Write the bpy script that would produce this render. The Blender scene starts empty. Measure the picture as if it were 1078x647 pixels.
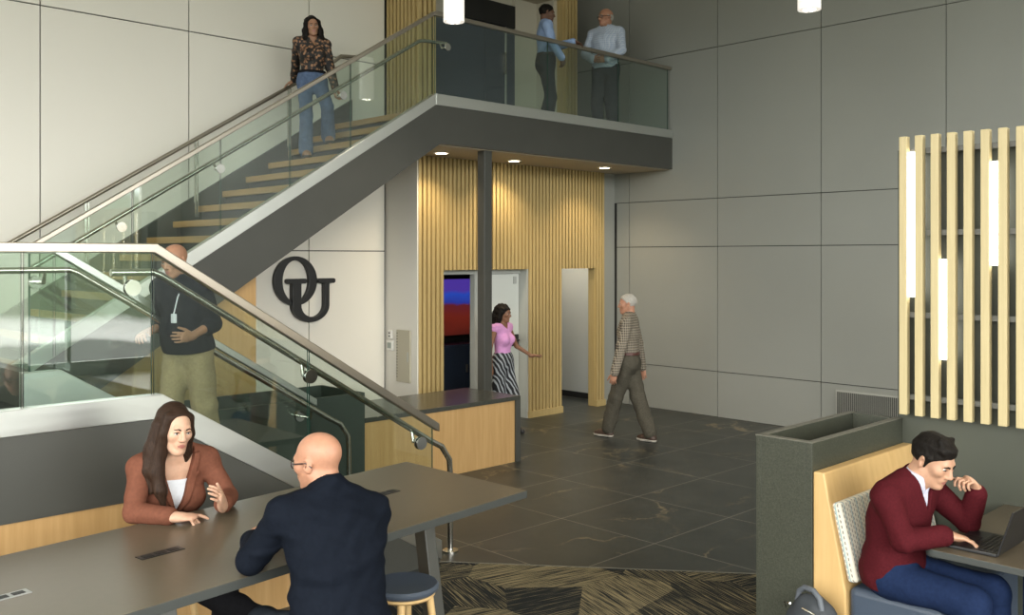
import bpy, bmesh, math, random
import numpy as np
from mathutils import Vector, Matrix

random.seed(7)
C = bpy.context.scene.collection
PI = math.pi
V = Vector

# ------------------------------------------------------------------ materials
MATS = {}


def new_mat(name):
    m = bpy.data.materials.new(name)
    m.use_nodes = True
    nt = m.node_tree
    b = nt.nodes['Principled BSDF']
    return m, nt, b


def N(nt, t, **kw):
    n = nt.nodes.new(t)
    for k, v in kw.items():
        if k in n.inputs:
            n.inputs[k].default_value = v
        else:
            setattr(n, k, v)
    return n


def L(nt, a, b):
    nt.links.new(a, b)


def plain(name, col, rough=.6, metal=0., spec=.5, bump=0., bscale=40., mottle=0., emit=None, estr=1., coat=0.):
    """colour with a faint procedural mottling and bump"""
    m, nt, b = new_mat(name)
    b.inputs['Roughness'].default_value = rough
    b.inputs['Metallic'].default_value = metal
    b.inputs['Specular IOR Level'].default_value = spec
    b.inputs['Coat Weight'].default_value = coat
    b.inputs['Base Color'].default_value = (*col, 1)
    if mottle or bump:
        tc = N(nt, 'ShaderNodeTexCoord')
        nz = N(nt, 'ShaderNodeTexNoise', Scale=bscale, Detail=4.)
        L(nt, tc.outputs['Object'], nz.inputs['Vector'])
        if mottle:
            r = N(nt, 'ShaderNodeValToRGB')
            r.color_ramp.elements[0].position = .3
            r.color_ramp.elements[1].position = .7
            r.color_ramp.elements[0].color = (*[c * (1 - mottle) for c in col], 1)
            r.color_ramp.elements[1].color = (*[min(1, c * (1 + mottle)) for c in col], 1)
            L(nt, nz.outputs['Fac'], r.inputs['Fac'])
            L(nt, r.outputs['Color'], b.inputs['Base Color'])
        if bump:
            bp = N(nt, 'ShaderNodeBump', Strength=bump, Distance=.01)
            L(nt, nz.outputs['Fac'], bp.inputs['Height'])
            L(nt, bp.outputs['Normal'], b.inputs['Normal'])
    if emit:
        b.inputs['Emission Color'].default_value = (*emit, 1)
        b.inputs['Emission Strength'].default_value = estr
    MATS[name] = m
    return m


def wood(name, c1, c2, scale=(30, 30, 1.5), rough=.45, bump=.05):
    m, nt, b = new_mat(name)
    tc = N(nt, 'ShaderNodeTexCoord')
    mp = N(nt, 'ShaderNodeMapping')
    mp.inputs['Scale'].default_value = scale
    L(nt, tc.outputs['Object'], mp.inputs['Vector'])
    nz = N(nt, 'ShaderNodeTexNoise', Scale=2., Detail=6., Roughness=.6)
    L(nt, mp.outputs['Vector'], nz.inputs['Vector'])
    r = N(nt, 'ShaderNodeValToRGB')
    r.color_ramp.elements[0].position = .3
    r.color_ramp.elements[1].position = .7
    r.color_ramp.elements[0].color = (*c1, 1)
    r.color_ramp.elements[1].color = (*c2, 1)
    L(nt, nz.outputs['Fac'], r.inputs['Fac'])
    L(nt, r.outputs['Color'], b.inputs['Base Color'])
    b.inputs['Roughness'].default_value = rough
    bp = N(nt, 'ShaderNodeBump', Strength=bump, Distance=.005)
    L(nt, nz.outputs['Fac'], bp.inputs['Height'])
    L(nt, bp.outputs['Normal'], b.inputs['Normal'])
    MATS[name] = m
    return m


def glass_mat(name, tint, base_f=.055, rough=0., gain=1.):
    """thin architectural glass: tinted see-through plus a mirror coat by angle"""
    m = bpy.data.materials.new(name)
    m.use_nodes = True
    nt = m.node_tree
    nt.nodes.clear()
    out = N(nt, 'ShaderNodeOutputMaterial')
    tr = N(nt, 'ShaderNodeBsdfTransparent')
    tr.inputs['Color'].default_value = (*tint, 1)
    gl = N(nt, 'ShaderNodeBsdfGlossy', Roughness=rough)
    gl.inputs['Color'].default_value = (1, 1, 1, 1)
    lw = N(nt, 'ShaderNodeLayerWeight', Blend=.5)
    p = N(nt, 'ShaderNodeMath', operation='POWER')
    p.inputs[1].default_value = 4.
    L(nt, lw.outputs['Facing'], p.inputs[0])
    ma = N(nt, 'ShaderNodeMath', operation='MULTIPLY_ADD', use_clamp=True)
    ma.inputs[1].default_value = gain * (1 - base_f)
    ma.inputs[2].default_value = base_f
    L(nt, p.outputs[0], ma.inputs[0])
    mx = N(nt, 'ShaderNodeMixShader')
    L(nt, ma.outputs[0], mx.inputs[0])
    L(nt, tr.outputs[0], mx.inputs[1])
    L(nt, gl.outputs[0], mx.inputs[2])
    L(nt, mx.outputs[0], out.inputs['Surface'])
    MATS[name] = m
    return m


def brushed(name, col, rough=.35):
    m, nt, b = new_mat(name)
    b.inputs['Base Color'].default_value = (*col, 1)
    b.inputs['Metallic'].default_value = 1.
    tc = N(nt, 'ShaderNodeTexCoord')
    mp = N(nt, 'ShaderNodeMapping')
    mp.inputs['Scale'].default_value = (2, 60, 120)
    L(nt, tc.outputs['Object'], mp.inputs['Vector'])
    nz = N(nt, 'ShaderNodeTexNoise', Scale=1., Detail=2.)
    L(nt, mp.outputs['Vector'], nz.inputs['Vector'])
    mr = N(nt, 'ShaderNodeMapRange')
    mr.inputs['To Min'].default_value = rough - .07
    mr.inputs['To Max'].default_value = rough + .08
    L(nt, nz.outputs['Fac'], mr.inputs['Value'])
    L(nt, mr.outputs['Result'], b.inputs['Roughness'])
    MATS[name] = m
    return m


plain('white_panel', (.71, .68, .605), .35, spec=.4, mottle=.012, bscale=1.2)
plain('white_panel_b', (.72, .70, .635), .35, spec=.4, mottle=.012, bscale=1.2)
plain('grey_panel', (.278, .283, .255), .42, spec=.5, mottle=.03, bscale=.8)
plain('seam_dark', (.02, .021, .02), .8)
plain('pilaster_white', (.68, .66, .60), .5)
plain('ceiling_white', (.8, .79, .75), .8)
plain('soffit_beige', (.42, .37, .29), .7)
plain('dark_steel', (.048, .048, .041), .42, spec=.5, mottle=.06, bscale=3)
plain('olive_wall', (.058, .063, .047), .55, mottle=.04, bscale=2)
plain('olive_backing', (.05, .05, .04), .6)
brushed('steel_cap', (.62, .63, .60), .33)
brushed('steel_tube', (.60, .58, .53), .22)
brushed('rail_bronze', (.43, .385, .325), .33)
wood('oak', (.38, .225, .085), (.47, .295, .125), (14, 14, .9))
wood('oak_booth', (.52, .335, .135), (.59, .395, .175), (12, 12, .9))
wood('slat_wood', (.41, .30, .125), (.49, .365, .16), (25, 25, 1.2), .5)
wood('slat_pale', (.47, .385, .205), (.54, .45, .25), (30, 30, 1.2), .5)
wood('tread_wood', (.36, .21, .08), (.45, .28, .115), (14, 1.2, 14))
wood('leg_wood', (.50, .33, .14), (.58, .40, .19), (20, 20, 1.5))
plain('tread_dark', (.035, .036, .034), .6)
plain('table_laminate', (.105, .084, .056), .33, spec=.5, mottle=.03, bscale=30)
plain('table_edge', (.04, .044, .041), .55)
plain('module_black', (.012, .012, .012), .35)
plain('module_grey', (.35, .35, .34), .35, metal=.6)
plain('stone_dark', (.046, .049, .036), .38, mottle=.35, bscale=140)
plain('stone_light_edge', (.13, .125, .10), .5, mottle=.2, bscale=80)
plain('planter_inner', (.014, .012, .014), .6)
plain('planter_green', (.028, .038, .03), .5, mottle=.1, bscale=20)
plain('letter_black', (.008, .008, .008), .45)
plain('door_white', (.62, .64, .60), .5)
plain('frame_grey', (.40, .41, .38), .45)
plain('rail_grey', (.12, .12, .105), .45)
plain('navy_door', (.034, .050, .080), .35)
plain('stone_top', (.045, .046, .038), .22, spec=.5, mottle=.25, bscale=90)
plain('panel_grey_l', (.36, .36, .32), .5)
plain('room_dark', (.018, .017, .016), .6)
plain('beige_wall', (.48, .45, .37), .7)
plain('panel_beige', (.42, .39, .30), .5)
plain('device_white', (.75, .74, .70), .4)
plain('device_grey', (.30, .34, .31), .3)
plain('vinyl_blue', (.047, .063, .09), .38, spec=.5, bump=.12, bscale=220, mottle=.05)
plain('seat_blue', (.055, .07, .095), .45, bump=.08, bscale=200)
plain('laptop_black', (.012, .012, .013), .35)
plain('laptop_keys', (.006, .006, .006), .5)
plain('pack_grey', (.032, .037, .043), .7, bump=.2, bscale=250, mottle=.1)
plain('pack_light', (.09, .10, .115), .7, bump=.2, bscale=250)
plain('red_tab', (.25, .03, .03), .6)
plain('lamp_white', (.82, .81, .78), .5, emit=(1, .93, .82), estr=.35)
plain('lamp_bulb', (1, 1, 1), .5, emit=(1, .9, .75), estr=7.)
plain('tube_light', (1, 1, 1), .5, emit=(1, .97, .9), estr=4.5)
plain('downlight', (1, 1, 1), .5, emit=(1, .85, .6), estr=12.)
plain('chrome', (.75, .75, .74), .12, metal=1.)
glass_mat('glass', (.87, .925, .895), .068, 0., 1.)
plain('glass_edge', (.02, .06, .045), .15)


def tile_mat():
    m, nt, b = new_mat('stone_tile')
    tc = N(nt, 'ShaderNodeTexCoord')
    mp = N(nt, 'ShaderNodeMapping')
    mp.inputs['Location'].default_value = (-4.80 + 1.03 * 8, -5.36 + .97 * 10, 0)
    L(nt, tc.outputs['Object'], mp.inputs['Vector'])
    br = N(nt, 'ShaderNodeTexBrick', Scale=1.)
    br.offset = 0.
    br.inputs['Brick Width'].default_value = 1.03
    br.inputs['Row Height'].default_value = .97
    br.inputs['Mortar Size'].default_value = .0035
    br.inputs['Mortar Smooth'].default_value = 0.
    br.inputs['Color1'].default_value = (.0, .0, .0, 1)
    br.inputs['Color2'].default_value = (1, 1, 1, 1)
    L(nt, mp.outputs['Vector'], br.inputs['Vector'])
    # clouded base tone, a little different from tile to tile
    nz = N(nt, 'ShaderNodeTexNoise', Scale=2.2, Detail=8., Roughness=.65, Distortion=.6)
    L(nt, tc.outputs['Object'], nz.inputs['Vector'])
    r = N(nt, 'ShaderNodeValToRGB')
    r.color_ramp.elements[0].position = .3
    r.color_ramp.elements[0].color = (.0205, .0240, .0220, 1)
    r.color_ramp.elements[1].position = .75
    r.color_ramp.elements[1].color = (.042, .0465, .0415, 1)
    L(nt, nz.outputs['Fac'], r.inputs['Fac'])
    # tan veins: thin bands of a distorted voronoi edge, per tile shifted
    off = N(nt, 'ShaderNodeVectorMath', operation='MULTIPLY_ADD')
    L(nt, br.outputs['Color'], off.inputs[0])
    off.inputs[1].default_value = (3.1, 5.7, 2.3)
    L(nt, tc.outputs['Object'], off.inputs[2])
    wn = N(nt, 'ShaderNodeTexNoise', Scale=1.6, Detail=5., Roughness=.6)
    L(nt, off.outputs[0], wn.inputs['Vector'])
    ad = N(nt, 'ShaderNodeVectorMath', operation='MULTIPLY_ADD')
    L(nt, wn.outputs['Color'], ad.inputs[0])
    ad.inputs[1].default_value = (.9, .9, .9)
    L(nt, off.outputs[0], ad.inputs[2])
    rot = N(nt, 'ShaderNodeMapping')
    rot.inputs['Rotation'].default_value = (0, 0, .9)
    rot.inputs['Scale'].default_value = (.55, 1.5, 1)
    L(nt, ad.outputs[0], rot.inputs['Vector'])
    vo = N(nt, 'ShaderNodeTexVoronoi', Scale=.62)
    vo.feature = 'DISTANCE_TO_EDGE'
    L(nt, rot.outputs['Vector'], vo.inputs['Vector'])
    vr = N(nt, 'ShaderNodeValToRGB')
    vr.color_ramp.elements[0].position = .0
    vr.color_ramp.elements[0].color = (1, 1, 1, 1)
    vr.color_ramp.elements[1].position = .016
    vr.color_ramp.elements[1].color = (0, 0, 0, 1)
    L(nt, vo.outputs['Distance'], vr.inputs['Fac'])
    gate = N(nt, 'ShaderNodeTexNoise', Scale=1.1, Detail=2.)
    L(nt, off.outputs[0], gate.inputs['Vector'])
    gr = N(nt, 'ShaderNodeMapRange')
    gr.inputs['From Min'].default_value = .42
    gr.inputs['From Max'].default_value = .62
    L(nt, gate.outputs['Fac'], gr.inputs['Value'])
    mu = N(nt, 'ShaderNodeMath', operation='MULTIPLY')
    L(nt, vr.outputs['Color'], mu.inputs[0])
    L(nt, gr.outputs['Result'], mu.inputs[1])
    mx = N(nt, 'ShaderNodeMix', data_type='RGBA')
    L(nt, mu.outputs[0], mx.inputs['Factor'])
    L(nt, r.outputs['Color'], mx.inputs[6])
    mx.inputs[7].default_value = (.19, .155, .095, 1)
    mg = N(nt, 'ShaderNodeMix', data_type='RGBA')
    L(nt, br.outputs['Fac'], mg.inputs['Factor'])
    L(nt, mx.outputs[2], mg.inputs[6])
    mg.inputs[7].default_value = (.22, .205, .17, 1)
    L(nt, mg.outputs[2], b.inputs['Base Color'])
    b.inputs['Roughness'].default_value = .38
    b.inputs['Specular IOR Level'].default_value = .45
    MATS['stone_tile'] = m


tile_mat()


def carpet_mat():
    m, nt, b = new_mat('carpet')
    tc = N(nt, 'ShaderNodeTexCoord')
    wz = N(nt, 'ShaderNodeMapping')
    wz.inputs['Rotation'].default_value = (0, 0, .35)
    L(nt, tc.outputs['Object'], wz.inputs['Vector'])
    vo = N(nt, 'ShaderNodeTexVoronoi', Scale=1.5, Randomness=.85)
    L(nt, wz.outputs['Vector'], vo.inputs['Vector'])
    sep = N(nt, 'ShaderNodeSeparateColor')
    L(nt, vo.outputs['Color'], sep.inputs[0])

    def stripes(rot):
        mp = N(nt, 'ShaderNodeMapping')
        mp.vector_type = 'POINT'
        mp.inputs['Rotation'].default_value = (0, 0, rot)
        L(nt, tc.outputs['Object'], mp.inputs['Vector'])
        ms = N(nt, 'ShaderNodeMapping')
        ms.inputs['Scale'].default_value = (2.4, 115., 1)
        L(nt, mp.outputs['Vector'], ms.inputs['Vector'])
        nz = N(nt, 'ShaderNodeTexNoise', Scale=1., Detail=2., Roughness=.75)
        L(nt, ms.outputs['Vector'], nz.inputs['Vector'])
        return nz.outputs['Fac']
    a, c = stripes(.25), stripes(1.9)
    g1 = N(nt, 'ShaderNodeMath', operation='GREATER_THAN')
    g1.inputs[1].default_value = .5
    L(nt, sep.outputs[0], g1.inputs[0])
    mx = N(nt, 'ShaderNodeMix', data_type='FLOAT')
    L(nt, g1.outputs[0], mx.inputs['Factor'])
    L(nt, a, mx.inputs[2])
    L(nt, c, mx.inputs[3])
    # per-patch bias: some patches nearly all dark, others tan
    bi = N(nt, 'ShaderNodeMapRange')
    bi.inputs['To Min'].default_value = -.10
    bi.inputs['To Max'].default_value = .06
    L(nt, sep.outputs[1], bi.inputs['Value'])
    ad = N(nt, 'ShaderNodeMath', operation='ADD')
    L(nt, mx.outputs[0], ad.inputs[0])
    L(nt, bi.outputs['Result'], ad.inputs[1])
    r = N(nt, 'ShaderNodeValToRGB')
    e = r.color_ramp.elements
    e[0].position = .46
    e[0].color = (.020, .022, .022, 1)
    e[1].position = .58
    e[1].color = (.27, .22, .125, 1)
    x = e.new(.51)
    x.color = (.06, .056, .042, 1)
    L(nt, ad.outputs[0], r.inputs['Fac'])
    L(nt, r.outputs['Color'], b.inputs['Base Color'])
    b.inputs['Roughness'].default_value = .95
    b.inputs['Specular IOR Level'].default_value = .1
    bp = N(nt, 'ShaderNodeBump', Strength=.5, Distance=.01)
    L(nt, ad.outputs[0], bp.inputs['Height'])
    L(nt, bp.outputs['Normal'], b.inputs['Normal'])
    MATS['carpet'] = m


carpet_mat()


def tv_mat():
    m, nt, b = new_mat('tv_picture')
    tc = N(nt, 'ShaderNodeTexCoord')
    sp = N(nt, 'ShaderNodeSeparateXYZ')
    L(nt, tc.outputs['Generated'], sp.inputs[0])
    nz = N(nt, 'ShaderNodeTexNoise', Scale=3., Detail=5.)
    L(nt, tc.outputs['Generated'], nz.inputs['Vector'])
    ma = N(nt, 'ShaderNodeMath', operation='MULTIPLY_ADD')
    ma.inputs[1].default_value = .35
    L(nt, nz.outputs['Fac'], ma.inputs[0])
    L(nt, sp.outputs['Z'], ma.inputs[2])
    r = N(nt, 'ShaderNodeValToRGB')
    e = r.color_ramp.elements
    e[0].position = .15
    e[0].color = (.09, .012, .008, 1)
    e[1].position = 1.
    e[1].color = (.10, .05, .45, 1)
    for p, c in ((.5, (.20, .022, .012)), (.66, (.16, .02, .03)), (.72, (.035, .05, .40)), (.9, (.03, .09, .62))):
        e.new(p).color = (*c, 1)
    L(nt, ma.outputs[0], r.inputs['Fac'])
    L(nt, r.outputs['Color'], b.inputs['Emission Color'])
    b.inputs['Emission Strength'].default_value = .33
    b.inputs['Base Color'].default_value = (.01, .01, .01, 1)
    MATS['tv_picture'] = m


tv_mat()


def dashes_mat():
    """cream upholstery with short grey dashes in rows and thin blue lines"""
    m, nt, b = new_mat('cushion_pattern')
    tc = N(nt, 'ShaderNodeTexCoord')
    sp = N(nt, 'ShaderNodeSeparateXYZ')
    L(nt, tc.outputs['Object'], sp.inputs[0])

    def op(o, a, v, v2=None):
        q = N(nt, 'ShaderNodeMath', operation=o)
        for i, x in enumerate((a, v, v2)):
            if x is None:
                continue
            if isinstance(x, (int, float)):
                q.inputs[i].default_value = x
            else:
                L(nt, x, q.inputs[i])
        return q.outputs[0]
    along = op('ADD', sp.outputs['X'], op('MULTIPLY_ADD', sp.outputs['Z'], -.2325, sp.outputs['Y']))
    cu = op('MULTIPLY_ADD', along, 1 / .024, 40.)
    cv = op('MULTIPLY_ADD', sp.outputs['Z'], 1 / .027, 40.)
    col_i = op('FLOOR', cu, 0)
    shift = op('MULTIPLY', op('MODULO', col_i, 2.), .5)
    du = op('LESS_THAN', op('FRACT', cu, 0), .26)
    dv = op('LESS_THAN', op('FRACT', op('ADD', cv, shift), 0), .55)
    dash = op('MULTIPLY', du, dv)
    blue = op('LESS_THAN', op('FRACT', op('MULTIPLY_ADD', along, 1 / .072, 40.13), 0), .085)
    mx = N(nt, 'ShaderNodeMix', data_type='RGBA')
    L(nt, dash, mx.inputs['Factor'])
    mx.inputs[6].default_value = (.66, .62, .52, 1)
    mx.inputs[7].default_value = (.17, .16, .15, 1)
    m2 = N(nt, 'ShaderNodeMix', data_type='RGBA')
    L(nt, blue, m2.inputs['Factor'])
    L(nt, mx.outputs[2], m2.inputs[6])
    m2.inputs[7].default_value = (.20, .36, .42, 1)
    L(nt, m2.outputs[2], b.inputs['Base Color'])
    b.inputs['Roughness'].default_value = .85
    MATS['cushion_pattern'] = m


dashes_mat()


# ------------------------------------------------------------------ objects
def tag(o, label=None, cat=None, group=None, kind=None):
    if label:
        o['label'] = label
    if cat:
        o['category'] = cat
    if group:
        o['group'] = group
    if kind:
        o['kind'] = kind
    return o


def thing(name, label, cat, loc=(0, 0, 0), rz=0., group=None):
    o = bpy.data.objects.new(name, None)
    o.empty_display_size = .1
    C.objects.link(o)
    o.location = loc
    o.rotation_euler = (0, 0, rz)
    return tag(o, label, cat, group)


def wmat(o):
    m = Matrix.LocRotScale(o.location, o.rotation_euler, o.scale)
    return wmat(o.parent) @ m if o.parent else m


def link(name, me, mat, parent=None, origin=None, bevel=0., smooth=False, solid=0.):
    """link a mesh written in world coordinates; its origin goes to the parent or to `origin`"""
    o = bpy.data.objects.new(name, me)
    C.objects.link(o)
    if parent is not None:
        o.parent = parent
        me.transform(wmat(parent).inverted())
    elif origin is not None:
        o.location = origin
        me.transform(Matrix.Translation(-V(origin)))
    for mm in (mat if isinstance(mat, (list, tuple)) else [mat]):
        me.materials.append(MATS[mm])
    if bevel:
        md = o.modifiers.new('Bevel', 'BEVEL')
        md.width = bevel
        md.segments = 2
        md.limit_method = 'ANGLE'
        md.angle_limit = math.radians(40)
    if smooth:
        me.polygons.foreach_set('use_smooth', [True] * len(me.polygons))
    return o


class MB:
    def __init__(s):
        s.v, s.f, s.mi = [], [], []

    def add(s, verts, faces, mi=0):
        b = len(s.v)
        s.v += [tuple(p) for p in verts]
        s.f += [tuple(b + i for i in f) for f in faces]
        s.mi += [mi] * len(faces)
        return s

    def box(s, x0, x1, y0, y1, z0, z1, mi=0):
        v = [(x, y, z) for x in (x0, x1) for y in (y0, y1) for z in (z0, z1)]
        return s.add(v, [(0, 1, 3, 2), (4, 6, 7, 5), (0, 4, 5, 1), (2, 3, 7, 6), (0, 2, 6, 4), (1, 5, 7, 3)], mi)

    def prism(s, poly, ext, mi=0, mi_cap=None):
        """planar polygon (3D points) pushed along ext"""
        n = len(poly)
        e = V(ext)
        a = [V(p) for p in poly]
        v = a + [p + e for p in a]
        nrm = V((0, 0, 0))
        for i in range(n):
            nrm += a[i].cross(a[(i + 1) % n])
        flip = nrm.dot(e) > 0
        caps = [tuple(range(n)), tuple(range(2 * n - 1, n - 1, -1))]
        side = [(i, i + n, (i + 1) % n + n, (i + 1) % n) for i in range(n)]
        if flip:
            caps = [tuple(reversed(c)) for c in caps]
            side = [tuple(reversed(c)) for c in side]
        s.add(v, side, mi)
        b = len(s.v) - 2 * n
        s.f += [tuple(b + i for i in c) for c in caps]
        s.mi += [mi if mi_cap is None else mi_cap] * 2
        return s

    def tube(s, pts, r, seg=12, mi=0, r_end=None):
        pts = [V(p) for p in pts]
        n = len(pts)
        up = V((0, 0, 1))
        rings = []
        for i, p in enumerate(pts):
            d = (pts[min(i + 1, n - 1)] - pts[max(i - 1, 0)]).normalized()
            u = up if abs(d.dot(up)) < .95 else V((1, 0, 0))
            a = d.cross(u).normalized()
            b2 = d.cross(a).normalized()
            rr = r if r_end is None else r + (r_end - r) * i / (n - 1)
            if 0 < i < n - 1:
                c = (pts[i + 1] - p).normalized().dot((p - pts[i - 1]).normalized())
                rr *= 1 / max(.7, math.sqrt((1 + c) / 2))
            if rings:
                # keep frames from twisting
                pa = rings[-1][1]
                a = (pa - d * pa.dot(d)).normalized()
                b2 = d.cross(a).normalized()
            rings.append((p, a, b2, rr))
        v, f = [], []
        for p, a, b2, rr in rings:
            for k in range(seg):
                t = 2 * PI * k / seg
                v.append(p + a * math.cos(t) * rr + b2 * math.sin(t) * rr)
        for i in range(n - 1):
            for k in range(seg):
                k2 = (k + 1) % seg
                f.append((i * seg + k, i * seg + k2, (i + 1) * seg + k2, (i + 1) * seg + k))
        f.append(tuple(range(seg - 1, -1, -1)))
        f.append(tuple(range((n - 1) * seg, n * seg)))
        return s.add(v, f, mi)

    def lathe(s, prof, cx, cy, seg=32, mi=0):
        v, f = [], []
        n = len(prof)
        for r, z in prof:
            for k in range(seg):
                t = 2 * PI * k / seg
                v.append((cx + r * math.cos(t), cy + r * math.sin(t), z))
        for i in range(n - 1):
            for k in range(seg):
                k2 = (k + 1) % seg
                f.append((i * seg + k, i * seg + k2, (i + 1) * seg + k2, (i + 1) * seg + k))
        f.append(tuple(range(seg - 1, -1, -1)))
        f.append(tuple(range((n - 1) * seg, n * seg)))
        return s.add(v, f, mi)

    def mesh(s, name):
        me = bpy.data.meshes.new(name)
        me.from_pydata(s.v, [], s.f)
        me.polygons.foreach_set('material_index', s.mi)
        bm = bmesh.new()
        bm.from_mesh(me)
        bmesh.ops.recalc_face_normals(bm, faces=bm.faces)
        bm.to_mesh(me)
        bm.free()
        return me

    def build(s, name, mat, parent=None, origin=None, bevel=0., smooth=False):
        o = link(name, s.mesh(name), mat, parent, origin, bevel, False)
        if smooth:
            me = o.data
            me.polygons.foreach_set('use_smooth', [True] * len(me.polygons))
            me.set_sharp_from_angle(angle=math.radians(40))
        return o


def struct(o):
    o['kind'] = 'structure'
    return o


# ================================================================= THE SETTING
ZC = 7.4        # ceiling
XW = 11.04      # grey panelled wall
YW = 9.65       # white panelled wall
YS = 9.0        # slatted wall
SF = 3.78       # upper floor

fl = MB().add([(-6, -8, 0), (14, -8, 0), (14, 14, 0), (-6, 14, 0)], [(0, 1, 2, 3)])
struct(fl.build('floor', 'stone_tile', origin=(0, 0, 0)))
# the carpet field, its edge runs diagonally across the tiles
cp = MB().prism([(4.36, 5.215, .0), (6.55, 2.49, .0), (6.55, -8, 0), (-6, -8, 0), (-6, 5.1, 0), (4.3, 5.1, 0)], (0, 0, .006))
struct(cp.build('floor_carpet', 'carpet', origin=(0, 0, 0)))
struct(MB().prism([(4.352, 5.211, .0), (6.55, 2.478, .0), (6.562, 2.488, 0), (4.364, 5.221, 0)], (0, 0, .008)).build('trim_1', 'stone_light_edge', origin=(0, 0, 0)))

# white panelled wall along Y = YW with open joints
wl = MB()
xs = [-6.0 + .0, -4.46, -2.95, -1.42, .05, 1.565, 3.09, 4.59, 6.08, 7.19]
zs = [0, 2.27, 4.62, ZC]
for i in range(len(xs) - 1):
    for j in range(len(zs) - 1):
        wl.box(xs[i] + .006, xs[i + 1] - .006, YW, YW + .05, zs[j] + .006, zs[j + 1] - .006, 0)
wl.box(-6, 7.3, YW + .02, YW + .12, 0, ZC, 1)
struct(wl.build('wall_left', ['white_panel', 'seam_dark'], origin=(0, YW, 0)))
# grey panelled wall along X = XW
wr = MB()
ys = [-8., -6.49, -4.96, -3.43, -1.90, -.38, 1.15, 2.67, 4.198, 5.725, 7.242, 8.778, 9.0]
zs2 = [0, .624, 2.341, 3.003, 5.078, ZC]
ys2 = ys[:-1] + [10.3]
for i in range(len(ys2) - 1):
    for j in range(len(zs2) - 1):
        y1 = ys2[i + 1]
        if i == len(ys2) - 2 and j < 3:
            y1 = 9.02
        wr.box(XW, XW + .05, ys2[i] + .005, y1 - .005, zs2[j] + .005, zs2[j + 1] - .005, 0)
wr.box(XW + .018, XW + .12, -8, 11.6, 0, ZC, 1)
struct(wr.build('wall_right', ['grey_panel', 'seam_dark'], origin=(XW, 0, 0)))
# white plastered continuation of that wall inside the passage behind the slats
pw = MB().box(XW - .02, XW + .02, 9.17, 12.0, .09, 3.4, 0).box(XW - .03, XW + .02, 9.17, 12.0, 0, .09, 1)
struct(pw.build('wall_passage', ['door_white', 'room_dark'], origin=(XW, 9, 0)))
# window sides behind the camera: low sill, mullions and head beams round tall openings
for nm, fixed, a0, a1, horiz in (('window_1', -5.6, -8, 6, False), ('window_2', -7.6, -6, 10, True)):
    w = MB()

    def put(p0, p1, z0, z1, t=.12):
        if horiz:
            w.box(p0, p1, fixed - t, fixed, z0, z1)
        else:
            w.box(fixed - t, fixed, p0, p1, z0, z1)
    put(a0, a1, 0, .25)
    put(a0, a1, 6.6, ZC)
    put(a0, a1, 2.75, 2.83)
    p = a0
    while p < a1:
        put(p, p + .07, .25, 6.6)
        p += 1.75
    struct(w.build(nm, 'frame_grey', origin=((0, fixed, 0) if horiz else (fixed, 0, 0))))
struct(MB().box(-5.75, -5.6, 6, 14, 0, ZC).build('wall_light_block', 'white_panel_b', origin=(-5.6, 6, 0)))  # unseen wall added to hold window light back from the grey wall's corner
struct(MB().box(10, 14, -7.75, -7.6, 0, ZC).build('wall_rear', 'white_panel_b', origin=(10, -7.6, 0)))
struct(MB().box(-6, 14, -8, 14, ZC, ZC + .1).build('ceiling', 'ceiling_white', origin=(0, 0, ZC)))
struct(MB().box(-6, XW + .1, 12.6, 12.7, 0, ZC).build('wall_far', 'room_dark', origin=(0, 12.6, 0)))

# ---- slatted wall, lower storey: pieces round the two openings
XS0, XS1 = 7.208, 10.74
D1, D2 = (7.632, 9.14), (9.81, 10.55)
ZH = 2.03
ZSOF = 3.44


def slat_run(mb, a0, a1, z0, z1, face, axis='x', pitch=.07, w=.042, d=.045):
    """backing board and rounded-off slats on it; face is the front of the slats"""
    n = max(1, round((a1 - a0) / pitch))
    p = (a1 - a0) / n
    for i in range(n):
        c = a0 + (i + .5) * p
        if axis == 'x':
            mb.box(c - w / 2, c + w / 2, face, face + d, z0, z1, 0)
        else:
            mb.box(face, face + d, c - w / 2, c + w / 2, z0, z1, 0)


sl = MB()
for a0, a1, z0, z1 in ((XS0, D1[0], 0, ZSOF), (D1[0], D1[1], ZH, ZSOF), (D1[1], D2[0], 0, ZSOF), (D2[0], D2[1], ZH, ZSOF), (D2[1], XS1, 0, ZSOF)):
    sl.box(a0, a1, YS + .04, YS + .16, z0, z1, 1)
    slat_run(sl, a0, a1, max(z0, .09), z1, YS)
    if z0 == 0:
        sl.box(a0 - .004, a1 + .004, YS - .015, YS + .05, 0, .09, 0)
sl.box(XS1, XW, YS + .06, YS + .16, 0, ZSOF, 2)
struct(sl.build('wall_slats', ['slat_wood', 'slat_wood', 'grey_panel'], origin=(XS0, YS, 0)))
# white return (pilaster) at the left end of the slatted wall
struct(MB().box(XS0 - .001, XS0 + .03, YS + .16, YW + .02, 0, ZSOF).box(XS0 - .004, XS0 + .03, YS + .01, YS + .16, 0, ZSOF).build('wall_return', 'pilaster_white', origin=(XS0, YS, 0)))

# ---- slatted wall, upper storey
su = MB()
su.box(XS0 + .045, 7.509, YS + .045, YS + .16, SF, ZC, 1)
slat_run(su, XS0, 7.509, SF, ZC, YS)
su.box(XS0 + .04, XS0 + .1, YS + .05, YW, ZSOF, ZC, 1)
slat_run(su, YS + .06, YW, SF - .4, ZC, XS0, 'y')
su.box(9.87, 10.14, YS + .045, YS + .16, SF, ZC, 1)
slat_run(su, 9.87, 10.14, SF, ZC, YS)
struct(su.build('wall_slats', ['slat_wood', 'slat_wood'], origin=(XS0, YS, SF)))
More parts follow.
